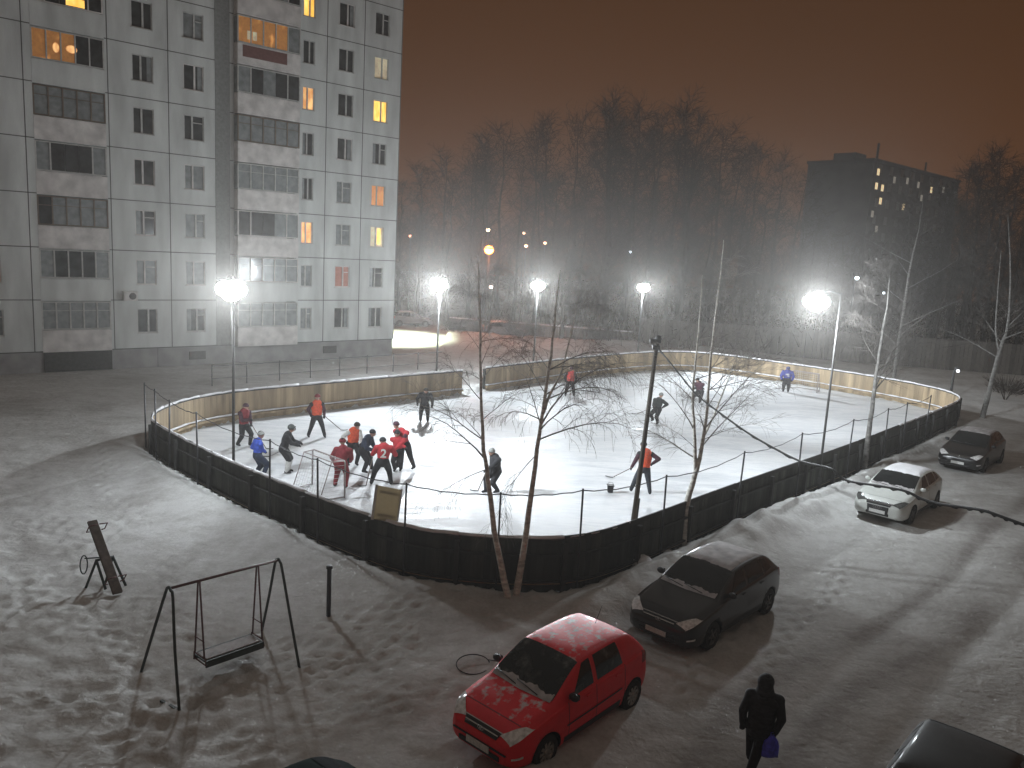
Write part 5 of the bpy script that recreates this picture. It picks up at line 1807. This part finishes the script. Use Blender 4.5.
# street lamps far away
def street_lamp(label, px, py, Y, col, estr, rad, energy=0., group=None, pole=True, spot=None):
    p = AY(px, py, Y)
    t = thing('street_lamp', label, 'street lamp', (p.x, p.y, 0), 0, group)
    MB().tube([(0, .45, -.1), (0, .45, p.z * .9), (0, .3, p.z + .22), (0, 0, p.z + .2)], [.09, .07, .05, .04], 6).build('pole', gal, t)
    m = mat('street_lamp_glow_%d' % len(MATS), (1, .8, .6), .5, emit=col, estr=estr)
    hd_ = MB().box((0, 0, p.z + .16), (rad * 2.2, rad * 2.6, .1)).build('lamp_head', gal, t)
    MB().ell((0, 0, p.z), (rad, rad, rad * .9), 10, 6).build('lamp_glass', m, hd_)
    if energy:
        ld = bpy.data.lights.new('street_lamp_lamp', 'POINT' if not spot else 'SPOT'); ld.energy = energy; ld.color = col; ld.shadow_soft_size = .3
        if spot: ld.spot_size = R(spot); ld.spot_blend = .25
        lo = bpy.data.objects.new('street_lamp_light', ld); COL.objects.link(lo); lo.location = (p.x, p.y - rad - .35, p.z - .2)
        if spot: lo.location = (p.x, p.y, p.z - rad - .2)
    return t


street_lamp('street lamp glowing strong orange right of the apartment block', 489, 250, 74, (1., .20, .02), 30, .42, 900)
street_lamp('white street lamp just above the orange glowing one', 488, 230, 86, (1., .75, .5), 9, .2)
gsm = 'small distant street lamps'
street_lamp('faint pinkish street lamp nearest the edge of the apartment block', 410, 236, 84, (1., .45, .3), 5, .15, group=gsm)
street_lamp('small warm lamp, topmost of the three right of the orange lamp', 524, 233, 86, (1., .6, .4), 5, .15, group=gsm)
street_lamp('small warm lamp, lower left of the three right of the orange lamp', 526, 246, 80, (1., .55, .35), 6, .16, group=gsm)
street_lamp('small reddish lamp, rightmost of the three right of the orange lamp', 545, 243, 83, (1., .45, .3), 6, .16, group=gsm)
street_lamp('small white lamp low under the orange glowing lamp', 491, 287, 71, (1., .8, .7), 6, .16, group=gsm)
street_lamp('tiny white lamp just above the rightmost of the far three floodlights', 630, 252, 85, (.8, .9, 1.), 6, .15, group=gsm)
street_lamp('small white lamp up and to the right of the right floodlight', 857, 278, 80, (.8, .9, 1.), 9, .2, group=gsm)
street_lamp('tiny white lamp between the two birches behind the right floodlight', 884, 293, 80, (.8, .9, 1.), 5, .14, group=gsm)
street_lamp('low white lamp just behind the rounded right end of the boards', 958, 371, 52, (.85, .9, 1.), 7, .1, group=gsm)
street_lamp('pale greenish lamp behind the corner of the apartment block lighting a snowy patch', 383, 262, 70, (.85, 1., .74), 8, .2, 13000, spot=104)

# dark plank fence beyond the rink
def bgfence(label, a, b, h, m, step=3.0, cap=True, plank=True):
    a, b = V(a), V(b)
    t = thing('plank_fence', label, 'fence', tuple(a))
    d = b - a; L = d.length; d.normalize(); n = int(L / step)
    for k in range(n):
        p0 = d * (k * step); p1 = d * ((k + 1) * step)
        if plank:
            mb = MB(); c = 9
            for q in range(c):
                m_ = p0.lerp(p1, (q + .5) / c)
                mb.box(m_ + V((0, 0, h / 2)), (step / c * .93, .04, h * rnd.uniform(.97, 1.0)), rz=math.atan2(d.y, d.x))
            mb.build('board_panel', m, t)
        else:
            MB().beam(p0 + V((0, 0, h * .95)), p1 + V((0, 0, h * .95)), .05, .05).beam(p0 + V((0, 0, h * .35)), p1 + V((0, 0, h * .35)), .03, .03).build('rail', m, t)
        MB().box(p0 + V((0, 0, h / 2 + .02)), (.1, .12, h + .04) if plank else (.05, .05, h + .04), rz=math.atan2(d.y, d.x)).build('post', m, t)
    if cap:
        MB().beam(V((0, 0, h + .05)), d * (n * step) + V((0, 0, h + .05)), .1, .1).build('snow_on_top', snowcap, t)
    return t


fdark = mat('dark_far_planks', (.09, .08, .07), .9, island=.3)
bgfence('tall dark plank fence beyond the far right boards', (11.5, 74, 0), (52, 66, 0), 2.7, fdark, cap=False)
bgfence('low fence topped with a snow line left of the tall dark one', (-6.5, 79, 0), (11, 74.5, 0), 1.25, fdark)
bgfence('thin metal railing along the path below the apartment block', G(212, 386), G(452, 367), 1.15, mat('grey_railing', (.10, .10, .10), .6), step=2.0, cap=False, plank=False)
# bushes by the far patch
bush_m = twig_d


def bush(label, c, r, h, seed, n=330):
    t = thing('bush', label, 'bush', tuple(c), 0, 'bare bushes beyond the far boards')
    rg = random.Random(seed); mb = MB(); ms = MB()
    for k in range(9):
        a = rg.uniform(0, 6.28); ms.tube([(0, 0, -.1), (math.cos(a) * r * .3, math.sin(a) * r * .3, h * .5)], [.03, .015], 4)
    for k in range(n):
        a = rg.uniform(0, 6.28); q = rg.random() ** .5
        p = V((math.cos(a) * r * q * .6, math.sin(a) * r * q * .6, h * .25 + rg.random() * h * .35))
        e = V((math.cos(a) * rg.uniform(.2, 1), math.sin(a) * rg.uniform(.2, 1), rg.uniform(.2, 1.4))).normalized() * rg.uniform(.3, .6) * h
        mb.tube([p, p + e * .5 + V((0, 0, -.02)), p + e], [.014, .01, .005], 3, cap=False)
    ms.build('stem', bark_d, t); mb.build('twigs', twig_d, t)


for i, (x, y, r, h, lab) in enumerate([(455, 338, 1.6, 2.2, 'round bare bush on the snow right of the lit patch'), (480, 333, 1.4, 1.9, 'bare bush under the small low white lamp'), (520, 342, 2., 2.4, 'wide bare bush between the two left far floodlights'),
                                      (600, 345, 1.8, 2., 'bare bush behind the far boards left of the right far floodlight'), (418, 326, 1.7, 2., 'bare bush at the back edge of the lit snowy patch'), (670, 346, 2., 2.4, 'bare bush before the dark fence beside the leaning pole top'),
                                      (1005, 400, 1.6, 1.7, 'bare bush at the right edge behind the farthest car')]):
    g_ = G(x, y); bush(lab, (g_.x, g_.y, 0), r, h, 40 + i)
# snow covered parked cars far behind
Pf = dict(P4); Pf.update(snowroof=.05, snowm=snowcap, frost=True, paint=mat('far_car_paint', (.12, .12, .13), .5, snow=.55))
for (x, y, hd_, lab) in ((411, 326, 20, 'snow covered car at the back of the lit patch, left of the bushes'), (503, 337, 15, 'snow covered car parked far behind the gap in the boards')):
    g_ = G(x, y); car('snowy_car', lab, 'car', (g_.x, g_.y, 0), R(hd_), Pf, 'snow covered cars far away')

# lumps of snow on the heap and yard
for i, (x, y, s_) in enumerate([(641, 572, .28), (668, 560, .14), (610, 590, .13), (596, 598, .10), (345, 384 + 210, .07), (880, 500, .16)]):
    g_ = G(x, y); mb = MB(); rg = random.Random(i)
    mb.ell((0, 0, s_ * .5), (s_, s_ * .85, s_ * .75), 14, 9)
    mb.v = [(vx * (1 + rg.uniform(-.09, .09)), vy * (1 + rg.uniform(-.09, .09)), vz * (1 + rg.uniform(-.07, .07))) for vx, vy, vz in mb.v]
    n_, m_ = 14, 9
    o = mb.build('snow_lump', snowcap, loc=(g_.x, g_.y, .12 if x > 590 else 0))
    tag(o, ['rounded snow lump on the heap between the boards and the black car', 'snow lump half hidden by the roof of the black car', 'snow lump on the heap above the red car roof', 'small snow lump left of the heap above the red car', 'tiny snow lump beside the iron post', 'snow lump left of the white car nose'][i], 'snow lump', 'lumps of snow')

# ================================================================== HAZE
hz = MB().box((0, 0, 20), (510, 510, 46)).build('haze', [])
tag(hz, 'thin snowy night mist filling the yard', 'haze', kind='stuff')
hm = bpy.data.materials.new('night_haze'); hm.use_nodes = True
nt = hm.node_tree; nt.nodes.remove(nt.nodes['Principled BSDF'])
vol = nt.nodes.new('ShaderNodeVolumePrincipled')
vol.inputs['Color'].default_value = (1., .95, .9, 1)
vol.inputs['Density'].default_value = .0005
vol.inputs['Anisotropy'].default_value = .8
nt.links.new(vol.outputs[0], nt.nodes['Material Output'].inputs['Volume'])
hz.data.materials.append(hm)

# ================================================================== SKY
w = bpy.data.worlds.new('World'); SC.world = w; w.use_nodes = True
nt = w.node_tree; bg = nt.nodes['Background']
tc = nt.nodes.new('ShaderNodeTexCoord'); sx_ = nt.nodes.new('ShaderNodeSeparateXYZ')
nt.links.new(tc.outputs['Generated'], sx_.inputs[0])
nzs = nt.nodes.new('ShaderNodeTexNoise'); nzs.inputs['Scale'].default_value = 2.2; nzs.inputs['Detail'].default_value = 5
nt.links.new(tc.outputs['Generated'], nzs.inputs['Vector'])
ad = nt.nodes.new('ShaderNodeMath'); ad.operation = 'MULTIPLY_ADD'; nt.links.new(nzs.outputs['Fac'], ad.inputs[0]); ad.inputs[1].default_value = .14
nt.links.new(sx_.outputs[2], ad.inputs[2])
c = ramp(nt, ad.outputs[0], [(.0, (.074, .029, .009)), (.12, (.080, .0295, .0085)), (.38, (.058, .0245, .0095)), (.50, (.082, .066, .055)), (1., (.112, .094, .080))])
nt.links.new(c, bg.inputs['Color'])
bg.inputs['Strength'].default_value = 1.0

# ================================================================== RENDER SETTINGS
SC.view_settings.view_transform = 'Standard'
SC.view_settings.look = 'None'
SC.view_settings.exposure = 0.0
SC.view_settings.gamma = 1.0
cy = SC.cycles
cy.use_denoising = True
try: cy.denoiser = 'OPENIMAGEDENOISE'
except Exception: pass
cy.max_bounces = 5; cy.diffuse_bounces = 2; cy.glossy_bounces = 2; cy.transmission_bounces = 2; cy.volume_bounces = 0; cy.transparent_max_bounces = 6
cy.sample_clamp_indirect = 2.0
cy.sample_clamp_direct = 0
cy.use_light_tree = True
cy.caustics_reflective = False; cy.caustics_refractive = False
